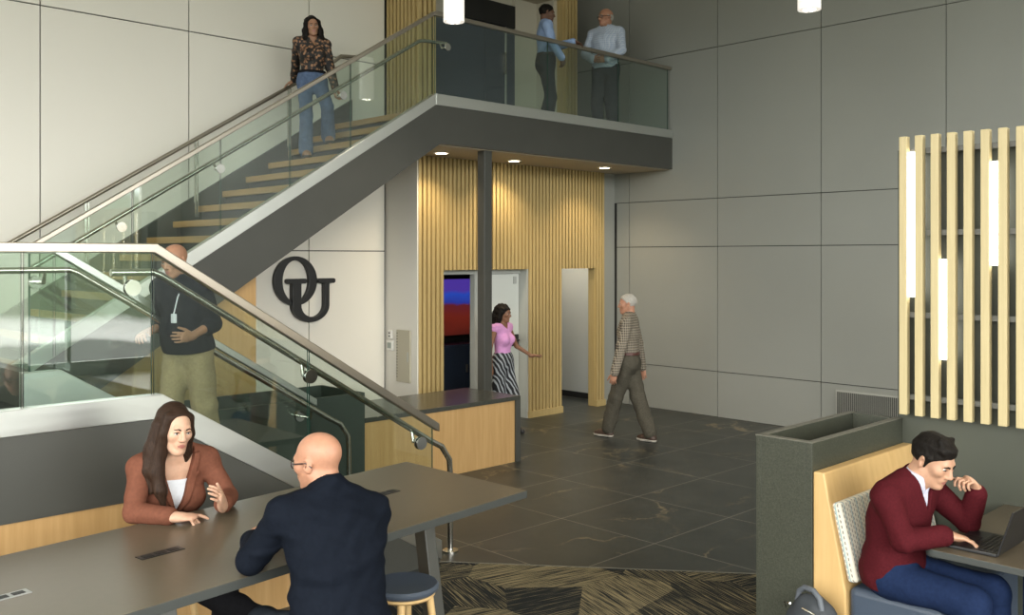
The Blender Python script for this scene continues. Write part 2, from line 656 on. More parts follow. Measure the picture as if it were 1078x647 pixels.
# upper lobby behind it
up = MB()
up.box(7.3, 9.36, 9.56, 9.66, SF, 6.3, 0)          # behind the navy doors
up.box(9.36, 9.80, 9.50, 9.66, SF, 6.3, 0)
up.box(9.80, 10.14, YS + .16, 9.66, SF, 6.3, 0)    # pale pier
up.box(10.1, XW, 11.2, 11.3, SF, ZC, 0)
struct(up.build('wall_lobby', 'beige_wall', origin=(7.3, 9.5, SF)))
struct(MB().box(7.3, 9.87, YS + .1, 9.7, 5.86, 6.0).build('ceiling_lobby', 'soffit_beige', origin=(7.3, YS, 5.86)))
nd = thing('door_upper', 'dark navy double door in the recess at the upper level', 'door', (8.6, 9.5, SF))
nd['kind'] = 'structure'
for a, b in ((7.6, 8.785), (8.795, 9.16), (9.185, 9.36)):
    MB().box(a, b, 9.50, 9.55, SF, 5.42).build('door_leaf', 'navy_door', nd, bevel=.004)
MB().box(8.2, 9.36, 9.49, 9.55, 5.43, 5.74).build('header_panel', 'module_black', nd)
MB().box(9.162, 9.183, 9.485, 9.55, SF, 5.42).build('door_edge', 'frame_grey', nd)
MB().box(9.12, 9.15, 9.45, 9.5, 4.75, 5.05).build('door_pull', 'steel_tube', nd)

# ---- balcony: slab, dark fascia, steel cap, glass, rail
XB0 = 6.657
YB = 8.0
bal = thing('balcony', 'cantilevered balcony with dark fascia and glass railing over the doorways', 'balcony', (XB0, YB, SF))
MB().box(XB0, XW, YB + .06, 12.6, SF - .12, SF).build('slab', 'dark_steel', bal)
MB().prism([(XB0 + .065, YB, 3.45), (XW, YB, 3.45), (XW, YB, 3.89), (XB0, YB, 3.875), ], (0, .06, 0)).build('fascia', 'dark_steel', bal)
MB().prism([(XB0, YB - .006, 3.875), (XW, YB - .006, 3.892), (XW, YB - .006, 4.005), (XB0, YB - .006, 4.0)], (0, .09, 0)).build('steel_cap', 'steel_cap', bal, bevel=.003)
MB().box(XB0 + .1, XW, YB + .06, 12.6, ZSOF, ZSOF + .04).build('soffit', 'soffit_beige', bal)
bx = [XB0 + .01, 7.40, 8.485, 9.868, XW - .02]
bx = [XB0 + .005, 8.485, 9.868, XW - .06]


def pane(mb_parent, poly, ext):
    MB().prism(poly, ext, 1, 0).build('glass_panel', ['glass', 'glass_edge'], mb_parent)


for a, b in zip(bx[:-1], bx[1:]):
    pane(bal, [(a + .004, YB + .03, 3.96), (b - .004, YB + .03, 3.96), (b - .004, YB + .03, 4.88), (a + .004, YB + .03, 4.88)], (0, .013, 0))
MB().box(XB0 - .005, XW, YB + .008, YB + .066, 4.865, 4.912).build('top_rail', 'rail_bronze', bal, bevel=.006)

# ---- downlights in the soffit
dl_names = ['small round downlight in the soffit beside the sloping stair', 'small round downlight in the soffit above the black lettered doorway post',
            'small round downlight in the soffit nearest the grey panelled wall']
for (x, y), lb in zip(((7.26, 8.62), (8.52, 8.66), (10.08, 8.45)), ('recessed downlight in the beige soffit where the stair meets the balcony',
                      'recessed downlight in the beige soffit just right of the dark column', 'recessed downlight in the beige soffit nearest the grey panelled wall')):
    d = thing('downlight', lb, 'ceiling light', (x, y, ZSOF), 0, 'downlights under the balcony')
    MB().lathe([(.095, ZSOF + .002), (.095, ZSOF - .008), (.07, ZSOF - .010), (.07, ZSOF + .002)], x, y, 28).build('trim_ring', 'ceiling_white', d, smooth=True)
    MB().lathe([(.07, ZSOF - .006), (.07, ZSOF - .003)], x, y, 28).build('lens', 'downlight', d)
    lg = bpy.data.lights.new('downlight_beam', 'SPOT')
    lg.energy = 38
    lg.color = (1, .80, .54)
    lg.spot_size = math.radians(125)
    lg.spot_blend = .8
    lg.shadow_soft_size = .06
    lo = bpy.data.objects.new('downlight_beam', lg)
    C.objects.link(lo)
    lo.parent = d
    lo.location = (0, 0, -.03)

for nm, lb, (x, y, z), en in (('unseen_ceiling_fill', 'unseen fill light added to brighten the white passage behind the slatted wall', (10.45, 9.75, 3.41), 60),):  # added lamp out of view, there to brighten the passage wall
    d = thing(nm, lb, 'ceiling light', (x, y, z))
    MB().lathe([(.13, z + .03), (.13, z), (.10, z - .012), (.02, z - .014)], x, y, 28).build('fill_shade', 'lamp_white', d, smooth=True)
    lg = bpy.data.lights.new('passage_fill', 'POINT')
    lg.energy = en
    lg.color = (1, .95, .86)
    lg.shadow_soft_size = .1
    lo = bpy.data.objects.new('passage_fill', lg)
    C.objects.link(lo)
    lo.parent = d
    lo.location = (0, 0, -.12)

# ---- column under the balcony
co = MB().box(7.46, 7.585, 8.08, 8.20, 0, 3.45).box(7.43, 7.615, 8.05, 8.23, 0, .012)
struct(co.build('column', 'dark_steel', origin=(7.52, 8.14, 0), bevel=.006))


# ---- flights of stairs
def slope_poly(x0, z0, x1, z1, top, bot):
    return [(x0, z0 + bot), (x1, z1 + bot), (x1, z1 + top), (x0, z0 + top)]


def xz(poly, y):
    return [(p[0], y, p[1]) for p in poly]


# upper flight: along +X from the landing (z 1.30) to the balcony (z 3.90)
UX0, UX1 = 2.34, XB0
UZ0, UZ1 = 1.33, 4.0
us = (UZ1 - UZ0) / (UX1 - UX0)
uf = thing('staircase', 'upper flight of stairs rising to the balcony with glass side and wooden nosings', 'staircase', (UX0, YB, 1.18))
MB().prism([(UX0, YB, UZ0 - .14), (UX0, YB, UZ0 - .676), (UX1 + .065, YB, 3.45), (UX1, YB, UZ1 - .125)], (0, .06, 0)).build('stringer', 'dark_steel', uf)
MB().prism([(UX0, YB + .06, UZ0 - .60), (UX1, YB + .06, UZ1 - .50), (UX1, YB + .06, UZ1 - .46), (UX0, YB + .06, UZ0 - .54)], (0, YW - YB - .07, 0)).build('underside', 'dark_steel', uf)
MB().prism(xz([(UX0, UZ0 - .145), (UX1, UZ1 - .125), (UX1, UZ1), (UX0, UZ0)], YB - .006), (0, .09, 0)).build('steel_cap', 'steel_cap', uf, bevel=.003)
NT = 15
rise, run = (SF - 1.18) / NT, (UX1 - 2.45) / NT
for i in range(NT):
    x = 2.45 + i * run
    z = 1.18 + (i + 1) * rise
    t = MB().box(x - .01, x + run, YB + .07, YW - .06, z - .05, z).build('tread', 'tread_dark', uf)
    MB().box(x - .03, x + .012, YB + .07, YW - .06, z - .062, z + .003).build('nosing', 'tread_wood', t, bevel=.004)
    MB().box(x + .012, x + .026, YB + .07, YW - .06, z - rise, z - .05).build('riser', 'tread_dark', t)
MB().prism(xz([(UX0, UZ0 - .4), (UX1, UZ1 - .4), (UX1, UZ1 + .12), (UX0, UZ0 + .08)], YW - .06), (0, .055, 0)).build('wall_stringer', 'dark_steel', uf)
ux = [2.56, 3.314, 4.125, 4.85, 5.554, XB0 - .01]
for a, b in zip(ux[:-1], ux[1:]):
    za, zb = UZ0 + us * (a - UX0), UZ0 + us * (b - UX0)
    pane(uf, [(a + .006, YB + .03, za - .04), (b - .006, YB + .03, zb - .04), (b - .006, YB + .03, zb + .88), (a + .006, YB + .03, za + .88)], (0, .013, 0))
MB().prism(xz([(2.5, 2.255), (XB0, 4.865), (XB0, 4.912), (2.5, 2.302)], YB + .008), (0, .058, 0)).build('top_rail', 'rail_bronze', uf, bevel=.006)
hr = MB().tube([(2.3, YB + .16, 2.08), (2.5, YB + .16, 2.08), (6.55, YB + .16, 2.08 + us * 4.05), (6.62, YB + .16, 4.60), (6.95, YB + .16, 4.62)], .021).build('handrail', 'steel_tube', uf, smooth=True)
for x in (3.22, 4.12, 5.46, 6.85):
    zz = 2.08 + us * (x - 2.5) if x < 6.6 else 4.62
    MB().tube([(x, YB + .05, zz - .075), (x, YB + .12, zz - .075), (x, YB + .16, zz - .015)], .011).build('bracket', 'steel_tube', hr, smooth=True)
    MB().tube([(x, YB + .018, zz - .075), (x, YB + .03, zz - .075)], .042, 24).build('bracket', 'chrome', hr, smooth=True)

# handrail on thin posts along the white wall
wh = thing('wall_handrail', 'slim bronze handrail on thin posts along the white panelled wall', 'handrail', (2.8, 9.5, 1.3))
hw = [(2.70, 9.48, 2.28), (6.30, 9.48, 2.28 + us * 3.60), (6.42, 9.48, 4.60), (6.62, 9.48, 4.62)]
MB().tube(hw, .022).build('rail', 'rail_bronze', wh, smooth=True)
for x in (3.45, 4.58, 5.70):
    z = 2.28 + us * (x - 2.70)
    MB().box(x - .008, x + .008, 9.47, 9.49, z - .82, z - .01).box(x + .022, x + .034, 9.47, 9.49, z - .82, z - .01).build('post', 'steel_tube', wh)

# landing and lower flight (down along +X)
LY0, LY1 = 5.2, 6.8
LX = 2.32
LZ = 1.18
ls = .612
lx1 = LX + LZ / ls
lf = thing('staircase', 'lower flight and landing with glass sides, steel cap and oak base', 'staircase', (LX, LY0, 0))
MB().box(-1.2, LX, LY0 + .08, YW, LZ - .2, LZ).box(LX - .02, LX + .15, YB + .05, YW, LZ - .2, LZ).build('landing', 'tread_dark', lf)
MB().prism([(-1.2, LY0, .843), (LX - .06, LY0, .843), (LX + 1.38, LY0, 0), (4.37, LY0, 0), (4.37, LY0, .04), (LX, LY0, 1.29), (-1.2, LY0, 1.28)], (0, .07, 0)).build('stringer', 'dark_steel', lf)
MB().prism([(-1.2, LY0 + .01, 0), (LX + 1.38, LY0 + .01, 0), (LX - .06, LY0 + .01, .85), (-1.2, LY0 + .01, .85)], (0, .06, 0)).build('oak_base', 'oak', lf)
MB().prism([(-1.2, LY0 - .008, 1.285), (LX - .05, LY0 - .008, 1.285), (4.38, LY0 - .008, .022), (4.38, LY0 - .008, .158), (LX, LY0 - .008, 1.418), (-1.2, LY0 - .008, 1.418)], (0, .1, 0)).build('steel_cap', 'steel_cap', lf, bevel=.003)
# inner curb on the well side of the lower flight, and across the landing edge
MB().prism([(LX - .25, LY1, 1.10), (LX, LY1, 1.10), (LX + 1.8, LY1, 0), (4.38, LY1, 0), (4.38, LY1, .158), (LX, LY1, 1.418), (LX - .25, LY1, 1.418)], (0, .09, 0)).build('inner_curb', 'steel_cap', lf, bevel=.003)
MB().box(LX - .25, LX - .16, LY1 + .09, YB, 1.0, 1.418).build('edge_curb', 'dark_steel', lf)
NL = 8
for i in range(NL - 1):
    z = LZ - (i + 1) * LZ / NL
    x = LX + i * (lx1 - LX) / (NL - .5)
    w = (lx1 - LX) / (NL - .5)
    t = MB().box(x, x + w + .03, LY0 + .07, LY1, z - .05, z).build('tread', 'tread_dark', lf)
    MB().box(x + w - .01, x + w + .032, LY0 + .07, LY1, z - .055, z + .003).build('nosing', 'tread_wood', t, bevel=.003)
    MB().box(x + .0, x + .014, LY0 + .07, LY1, z, z + LZ / NL - .05).build('riser', 'tread_dark', t)
RZ = 2.272


def rail_z(x):
    return RZ if x < LX - .04 else RZ - ls * (x - LX + .04)


for yy in (LY0 + .03, LY1 + .03):
    cuts = [-1.2, .2, 1.59, LX - .045, 3.295, 4.33] if yy < 6 else [LX - .2, LX - .04, 3.295, 4.33]
    for a, b in zip(cuts[:-1], cuts[1:]):
        ca = 1.37 if a < LX - .03 else 1.38 - ls * (a - LX)
        cb = 1.37 if b < LX - .03 else 1.38 - ls * (b - LX)
        pane(lf, [(a + .006, yy, ca), (b - .006, yy, cb), (b - .006, yy, rail_z(b) - .03), (a + .006, yy, rail_z(a) - .03)], (0, .013, 0))
pane(lf, [(LX - .2, LY1 + .06, 1.38), (LX - .2, YB - .02, 1.38), (LX - .2, YB - .02, RZ - .03), (LX - .2, LY1 + .06, RZ - .03)], (.013, 0, 0))
xe = 4.37
nr = [(-1.2, RZ - .05), (LX - .045, RZ - .05), (xe, RZ - .05 - ls * (xe - LX + .045)), (xe, RZ - ls * (xe - LX + .03)), (LX - .03, RZ + .002), (-1.2, RZ + .002)]
MB().prism(xz(nr, LY0 + .006), (0, .06, 0)).build('top_rail', 'rail_bronze', lf, bevel=.005)
nr2 = [(LX - .22, RZ - .05), (LX - .045, RZ - .05), (xe, RZ - .05 - ls * (xe - LX + .045)), (xe, RZ - ls * (xe - LX + .03)), (LX - .03, RZ + .002), (LX - .22, RZ + .002)]
MB().prism(xz(nr2, LY1 + .006), (0, .06, 0)).box(LX - .225, LX - .165, LY1 + .06, YB, RZ - .048, RZ).build('top_rail', 'steel_cap', lf, bevel=.005)
# handrails inside both glass sides, ending in a post on the floor
for yy, xa in ((5.34, 2.08), (6.66, .6)):
    zz = 2.11
    s2 = ls
    pts = [(xa, yy, zz), (LX - .0, yy, zz), (LX + .05, yy, zz - .02)]
    xb = 4.40
    pts += [(xb, yy, zz - .02 - s2 * (xb - LX - .05)), (xb + .10, yy, zz - .02 - s2 * (xb + .085 - LX - .05)), (4.575, yy, zz - .12 - s2 * (xb + .10 - LX - .05)), (4.585, yy, .55), (4.585, yy, 0)]
    h = MB().tube(pts, .021, 14).build('handrail', 'steel_tube', lf, smooth=True)
    MB().lathe([(.06, 0), (.06, .012), (.025, .016)], 4.585, yy, 24).build('floor_flange', 'steel_tube', h, smooth=True)
    gy = (LY0 + .035) if yy < 6 else (LY1 + .035)
    sg = 1 if yy < 6 else -1
    for x in (2.16, 3.31, 4.22):
        z = (zz if x < LX else zz - .02 - s2 * (x - LX - .05)) - .085
        MB().tube([(x, gy + sg * .02, z), (x, yy - sg * .02, z), (x, yy, z + .065)], .011).build('bracket', 'steel_tube', h, smooth=True)
        MB().tube([(x, gy - .012, z), (x, gy - .004, z)], .045, 24).tube([(x, gy + .012, z), (x, gy + .022, z)], .045, 24).build('bracket', 'chrome', h, smooth=True)

# oak-clad block under the upper flight
ub = MB().prism([(2.1, 8.06, 0), (4.50, 8.06, 0), (4.50, 8.06, 2.02), (2.42, 8.06, .74), (2.1, 8.06, .74)], (0, 1.5, 0))
struct(ub.build('wall_understair', 'oak', origin=(4.4, 8.06, 0)))
# dark base below the landing, seen past the lower flight
struct(MB().box(-1.2, LX - .3, LY0 + .1, YW, 0, LZ - .2).build('wall_landing', 'dark_steel', origin=(0, LY0, 0)))

# ---- planter boxes and the low oak counter beside the stairs
YC = 7.17
pg = thing('planter_box', 'dark green steel planter box behind the stair glass', 'planter', (4.4, YC, 0))


def hollow(x0, x1, y0, y1, z0, z1, t, depth):
    m = MB()
    m.box(x0, x1, y0, y0 + t, z0, z1).box(x0, x1, y1 - t, y1, z0, z1)
    m.box(x0, x0 + t, y0 + t, y1 - t, z0, z1).box(x1 - t, x1, y0 + t, y1 - t, z0, z1)
    m.box(x0 + t, x1 - t, y0 + t, y1 - t, z0, z1 - depth)
    return m


hollow(3.45, 5.115, YC, 7.88, 0, .945, .03, .3).build('box', 'planter_green', pg)
MB().box(3.49, 5.075, YC + .04, 7.84, .64, .66).build('inner_liner', 'planter_inner', pg)
ct = thing('counter', 'low oak fronted counter with dark stone top beside the stair foot', 'counter', (6.1, 7.6, 0))
MB().box(5.12, 7.08, YC + .02, 8.02, 0, .66).build('body', 'oak', ct)
MB().box(5.12, 7.15, YC, 8.04, .66, .705).build('top', 'stone_top', ct, bevel=.003) if 'stone_top' in MATS else MB().box(5.12, 7.15, YC, 8.04, .66, .705).build('top', 'table_laminate', ct, bevel=.003)
MB().box(7.08, 7.15, YC, 8.04, 0, .66).build('end_panel', 'dark_steel', ct)

# ---- letters on the white wall
YL = YW - .05
sg = thing('wall_letters', 'large black interlocking letters O and U on the white wall', 'sign', (6.0, YW, 1.3))


def pxz(x, y):           # letter coordinates (0..1 of the sign box) to the wall
    return (5.59 + x * 1.01, 1.33 + y * .88)


ring = MB()
n = 64
cx_, cz_ = 5.875, 1.916
oa, ob, ia, ib, = .287, .288, .176, .243
v, f = [], []
for k in range(n):
    t = 2 * PI * k / n
    sh = .0
    for (a, b2, y) in ((oa, ob, YW - .055), (ia, ib, YW - .055), (oa, ob, YW), (ia, ib, YW)):
        v.append((cx_ + a * math.cos(t), y, cz_ + b2 * math.sin(t)))
for k in range(n):
    a, b2 = 4 * k, 4 * ((k + 1) % n)
    f += [(a, b2, b2 + 1, a + 1), (a + 2, a + 3, b2 + 3, b2 + 2), (a, a + 2, b2 + 2, b2), (a + 1, b2 + 1, b2 + 3, a + 3)]
ring.add(v, f).build('letter_o', 'letter_black', sg, bevel=.006)
# U: left stem thick, right stem thin, round bowl, slab serifs
ux0, ux1 = 5.817, 6.321
zt, zb = 1.912, 1.429
um = MB()
nb = 28
po, pi_ = [], []
for k in range(nb + 1):
    t = PI + PI * k / nb
    po.append((6.069 + .252 * math.cos(t), zb + .20 + .20 * math.sin(t)))
    pi_.append((6.0945 + .1585 * math.cos(t), zb + .20 + .142 * math.sin(t)))
# build as quads between outer and inner rails
rail_o = [(ux0, zt)] + po + [(ux1, zt)]
rail_i = [(5.936, zt)] + pi_ + [(6.253, zt)]
v, f = [], []
for (a, b2) in zip(rail_o, rail_i):
    for y in (YW - .075, YW):
        v.append((a[0], y, a[1]))
        v.append((b2[0], y, b2[1]))
m_ = len(rail_o)
for k in range(m_ - 1):
    a, b2 = 4 * k, 4 * (k + 1)
    f += [(a, b2, b2 + 1, a + 1), (a + 2, a + 3, b2 + 3, b2 + 2), (a, a + 2, b2 + 2, b2), (a + 1, b2 + 1, b2 + 3, a + 3)]
f += [(0, 1, 3, 2), (4 * m_ - 4, 4 * m_ - 2, 4 * m_ - 1, 4 * m_ - 3)]
um.add(v, f)
for a, b2 in ((5.748, 6.012), (6.171, 6.406)):
    um.prism([(a, YW - .0755, zt - .016), (a + .02, YW - .0755, zt - .028), (b2 - .02, YW - .0755, zt - .028), (b2, YW - .0755, zt - .016), (b2, YW - .0755, zt + .018), (b2 - .02, YW - .0755, zt + .030), (a + .02, YW - .0755, zt + .030), (a, YW - .0755, zt + .018)], (0, .0755, 0))
um.build('letter_u', 'letter_black', sg, bevel=.005)

# ---- devices on the white return
XR = XS0 - .001
ep = thing('wall_panel', 'tall beige flat cover plate with a column of small slots on the white return wall', 'panel', (XR, 9.26, .65))
MB().box(XR - .025, XR, 9.13, 9.40, .645, 1.29).build('cover', 'panel_beige', ep, bevel=.004)
mm = MB()
for k in range(16):
    mm.box(XR - .027, XR - .024, 9.375, 9.39, .70 + k * .036, .715 + k * .036)
mm.build('slots', 'module_black', ep)
MB().box(XR - .029, XR - .024, 9.16, 9.185, .9, 1.02).build('latch', 'frame_grey', ep)
th = thing('thermostat', 'small white wall thermostat with grey screen left of the beige plate', 'thermostat', (XR, 9.53, 1.05))
MB().box(XR - .03, XR, 9.475, 9.60, 1.02, 1.15).build('case', 'device_white', th, bevel=.008)
MB().box(XR - .034, XR - .028, 9.50, 9.575, 1.05, 1.12).build('screen', 'device_grey', th)
th2 = thing('wall_switch', 'small white wall sensor above the thermostat', 'sensor', (XR, 9.53, 1.2))
MB().box(XR - .028, XR, 9.50, 9.575, 1.165, 1.275).build('case', 'device_white', th2, bevel=.006)
MB().box(XR - .032, XR - .026, 9.525, 9.55, 1.19, 1.21).box(XR - .032, XR - .026, 9.525, 9.55, 1.23, 1.25).build('button', 'module_black', th2)

# ---- lower doorways
YD = 9.17
dr = MB()
dr.box(8.265, 8.44, YD - .03, YD + .06, 0, ZH)                       # post between the dark room and the door
dr.box(9.115, 9.145, YS + .02, YD + .12, 0, ZH)
dr.box(7.632, 9.14, YD - .02, YD + .1, ZH - .06, ZH)
dr.box(7.632, 7.66, YS + .05, YD + .1, 0, ZH)
struct(dr.build('door_frame', 'frame_grey', origin=(8.4, YD, 0)))
d1 = thing('door_1', 'pale white door leaf behind the woman in pink', 'door', (8.66, YD, 0))
d1['kind'] = 'structure'
MB().box(8.44, 9.11, YD, YD + .045, .01, ZH - .065).build('leaf', 'door_white', d1, bevel=.003)
hd = MB().box(8.95, 9.09, YD - .02, YD, .98, 1.14).build('handle_plate', 'module_black', d1, bevel=.006)
MB().tube([(9.05, YD - .02, 1.06), (9.05, YD - .06, 1.06), (8.96, YD - .06, 1.06)], .01).build('handle', 'module_black', hd)
for x in (8.5, 9.0):
    MB().box(x, x + .05, YD - .02, YD, 1.83, 1.93).build('hinge_block', 'frame_grey', d1, bevel=.004)
# dark side room with a screen and a cabinet
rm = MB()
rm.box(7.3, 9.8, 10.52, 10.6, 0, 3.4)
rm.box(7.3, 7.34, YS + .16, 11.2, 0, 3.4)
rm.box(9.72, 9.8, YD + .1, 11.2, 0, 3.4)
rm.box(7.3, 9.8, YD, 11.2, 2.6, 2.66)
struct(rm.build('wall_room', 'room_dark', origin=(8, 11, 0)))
tv = thing('television', 'wall screen showing a blue sky over red ground in the dark room', 'screen', (9.0, 10.45, .95))
MB().box(8.25, 9.65, 10.45, 10.51, 1.02, 1.90).build('case', 'module_black', tv, bevel=.006)
MB().box(8.28, 9.62, 10.444, 10.45, 1.05, 1.87).build('picture', 'tv_picture', tv)
cb = thing('cabinet', 'dark navy cabinet under the screen in the dark room', 'cabinet', (9.05, 10.25, 0))
MB().box(8.4, 9.65, 10.10, 10.45, .05, .95).build('body', 'navy_door', cb, bevel=.004)
for k in range(2):
    d = MB().box(8.42 + k * .615, 9.02 + k * .615, 10.085, 10.10, .08, .93).build('door', 'navy_door', cb, bevel=.004)
    MB().box(8.95 + k * .1, 8.97 + k * .1, 10.065, 10.085, .55, .66).build('knob', 'rail_bronze', d)

# ---- slot grille low on the grey wall
vt = thing('wall_grille', 'grey slotted air grille low on the grey wall behind the stone planter', 'grille', (XW, 5.1, .3))
MB().box(XW - .02, XW, 4.2, 5.52, .17, .555).build('frame', 'panel_grey_l', vt) if 'panel_grey_l' in MATS else MB().box(XW - .02, XW, 4.2, 5.52, .17, .555).build('frame', 'frame_grey', vt, bevel=.003)
g = MB()
for k in range(54):
    g.box(XW - .026, XW - .019, 4.24 + k * .0235, 4.252 + k * .0235, .2, .53)
g.build('bars', 'dark_steel', vt)

# ---- olive partition with the slat and tube feature
XG = 5.82
pt = MB().box(XG, XG + .14, -3.0, 2.505, 0, 2.86)
struct(pt.build('wall_partition', 'olive_wall', origin=(XG, 1, 0)))
sf = thing('slat_light_feature', 'wall feature of upright pale wood slats with three glowing tubes on the olive partition', 'wall light', (XG, 1.9, 1.2))
bk = MB()
for z in (2.84, 2.345, 1.845, 1.345):
    bk = MB().box(XG - .068, XG - .03, -.45, 2.45, z - .016, z + .016)
    bk.build('support_rail', 'rail_grey', sf)
pit = (2.449 - 1.79) / 7
for k in range(27):
    y1 = 2.449 - k * pit
    MB().box(XG - .115, XG - .068, y1 - .047, y1, 1.24, 2.93).build('wood_slat', 'slat_pale', sf, bevel=.003)
for (k, z0, z1) in ((0, 1.955, 2.835), (2, 1.59, 2.185), (5, 2.15, 2.745), (9, 1.7, 2.5), (13, 1.95, 2.8)):
    yc = 2.449 - (k + .5) * pit - .027
    MB().box(XG - .10, XG - .06, yc - .017, yc + .017, z0, z1).build('light_tube', 'tube_light', sf, bevel=.004)

# ---- stone planter behind the booth
sp_ = thing('stone_planter', 'tall dark speckled stone planter trough behind the booth bench', 'planter', (5.2, 2.65, 0))
hollow(4.675, XG - .005, 2.475, 2.815, 0, 1.2, .035, .35).build('trough', 'stone_dark', sp_, bevel=.003)
MB().box(4.72, XG - .05, 2.515, 2.775, .86, .875).build('inner_liner', 'planter_inner', sp_)
MB().box(4.672, 4.716, 2.472, 2.818, 1.199, 1.204).box(4.716, XG - .005, 2.472, 2.512, 1.199, 1.204).box(4.716, XG - .005, 2.778, 2.818, 1.199, 1.204).build('rim', 'stone_light_edge', sp_)

# ---- booth bench
bb = thing('booth_bench', 'oak backed booth bench with blue grey vinyl seat and patterned back pad', 'bench', (5.2, 2.1, 0))
MB().prism([(4.68, 2.472, 0), (4.68, 2.472, 1.05), (4.68, 2.412, 1.05), (4.68, 2.405, 1.02), (4.68, 2.29, .45), (4.68, 2.29, 0)], (XG - 4.685, 0, 0)).build('back_panel', 'oak_booth', bb, bevel=.008)


def rounded_slab(p0, p1, p2, p3, ext, name, mat, parent, bev):
    o = MB().prism([p0, p1, p2, p3], ext).build(name, mat, parent, bevel=bev)
    o.modifiers['Bevel'].segments = 4
    return o


rounded_slab((4.705, 2.292, .49), (4.705, 2.385, .89), (4.705, 2.335, .905), (4.705, 2.235, .50), (XG - 4.73, 0, 0), 'back_pad', 'cushion_pattern', bb, .018)
rounded_slab((4.70, 2.285, .14), (4.70, 2.285, .475), (4.70, 1.80, .475), (4.70, 1.80, .14), (XG - 4.72, 0, 0), 'seat', 'vinyl_blue', bb, .035)
MB().box(4.74, XG - .02, 1.86, 2.28, 0, .14).build('base', 'room_dark', bb)

# ---- booth table, laptop
bt = thing('booth_table', 'dark laminate booth table fixed to the olive partition on a steel leg', 'table', (5.2, 1.5, 0))
rp = []
cx0, cy0, rr = 4.66, 1.885, .05
for k in range(7):
    t = PI / 2 + (PI / 2) * k / 6
    rp.append((cx0 + rr + rr * math.cos(t), cy0 - rr + rr * math.sin(t)))
rp2 = [(cx0 + rr + rr * math.cos(PI + PI / 2 * k / 6), .85 + rr + rr * math.sin(PI + PI / 2 * k / 6)) for k in range(7)]
poly = [(XG - .005, cy0, .742)] + [(p[0], p[1], .742) for p in rp + rp2] + [(XG - .005, .85, .742)]
MB().prism(poly, (0, 0, .034), 1, 0).build('tabletop', ['table_laminate', 'table_edge'], bt, bevel=.003)
MB().lathe([(.19, 0), (.19, .012), (.03, .02), (.026, .03), (.026, .742)], 4.90, 1.48, 28).build('leg', 'steel_tube', bt, smooth=True)
lp = thing('laptop', 'open black laptop on the booth table in front of the student', 'laptop', (4.93, 1.69, .777), math.radians(-2))
MB().box(4.745, 5.105, 1.575, 1.805, .777, .793).build('base', 'laptop_black', lp, bevel=.004)
kb = MB()
for r in range(5):
    for c in range(13):
        kb.box(4.775 + c * .0235, 4.794 + c * .0235, 1.595 + r * .021, 1.612 + r * .021, .793, .7955)
kb.build('keyboard', 'laptop_keys', lp)
MB().box(4.87, 4.98, 1.715, 1.785, .793, .794).build('touchpad', 'laptop_keys', lp)
MB().prism([(4.745, 1.575, .786), (4.745, 1.505, 1.005), (4.745, 1.497, 1.003), (4.745, 1.566, .784)], (.36, 0, 0)).build('screen', 'laptop_black', lp, bevel=.002)

# ---- high table with power modules
TZ = .92
tb = thing('conference_table', 'long counter height table with brown grey top in the foreground', 'table', (1.9, 3.95, 0))
TA, TBk, TCn, TD = (3.664, 3.622), (3.643, 4.663), (-.30, 4.245), (-.30, 3.192)
MB().prism([(p[0], p[1], TZ - .04) for p in (TA, TBk, TCn, TD)], (0, 0, .04), 1, 0).build('tabletop', ['table_laminate', 'table_edge'], tb, bevel=.003)


def frame_leg(xc, yc, ydir=.107):
    m = MB()
    for sgn in (-1, 1):
        yt, yb = yc + sgn * .20, yc + sgn * .36
        m.prism([(xc - .035, yt - .045, TZ - .04), (xc - .035, yt + .045, TZ - .04), (xc - .035, yb + .045, 0), (xc - .035, yb - .045, 0)], (.07, 0, 0))
    m.box(xc - .035, xc + .035, yc - .25, yc + .25, TZ - .10, TZ - .04)
    m.build('leg', 'dark_steel', tb, bevel=.004)


frame_leg(3.12, 4.06)
frame_leg(1.62, 3.84)
frame_leg(.15, 3.74)
for (x, y, mt) in ((1.757, 3.965, 'module_black'), (3.055, 4.115, 'module_black'), (1.10, 3.86, 'module_grey')):
    m = MB()
    a = math.atan2(.107, 1)
    c, s = math.cos(a), math.sin(a)

    def rp_(u, w):
        return (x + u * c - w * s, y + u * s + w * c)
    o = MB().prism([(*rp_(-.10, -.03), TZ), (*rp_(.10, -.03), TZ), (*rp_(.10, .03), TZ), (*rp_(-.10, .03), TZ)], (0, 0, .003)).build('power_module', mt, tb, bevel=.001)
    for u in (-.06, 0, .06):
        MB().prism([(*rp_(u - .022, -.017), TZ + .003), (*rp_(u + .022, -.017), TZ + .003), (*rp_(u + .022, .017), TZ + .003), (*rp_(u - .022, .017), TZ + .003)], (0, 0, .0012)).build('socket', 'laptop_keys', o)


# ---- stools
def stool(x, y, label, rz=0.):
    st = thing('bar_stool', label, 'stool', (x, y, 0), 0, 'counter stools at the long table')
    z = .62
    MB().lathe([(.05, z - .035), (.148, z - .03), (.165, z - .015), (.167, z - .002), (.156, z + .010), (.11, z + .006), (.05, z)], x, y, 40).build('seat', 'seat_blue', st, smooth=True)
    MB().lathe([(.03, z - .055), (.135, z - .053), (.148, z - .042), (.148, z - .03), (.05, z - .034)], x, y, 40).build('seat_frame', 'leg_wood', st, smooth=True)
    feet = []
    for k in range(4):
        t = PI / 4 + k * PI / 2 + rz
        tp = V((x + .12 * math.cos(t), y + .12 * math.sin(t), z - .05))
        bt_ = V((x + .20 * math.cos(t), y + .20 * math.sin(t), 0))
        MB().tube([tp, tp.lerp(bt_, .5), bt_], .019, 12, r_end=.013).build('leg', 'leg_wood', st, smooth=True)
        feet.append(tp.lerp(bt_, .66))
    for k in range(4):
        MB().tube([feet[k], feet[(k + 1) % 4]], .008, 8).build('stretcher', 'steel_tube', st, smooth=True)


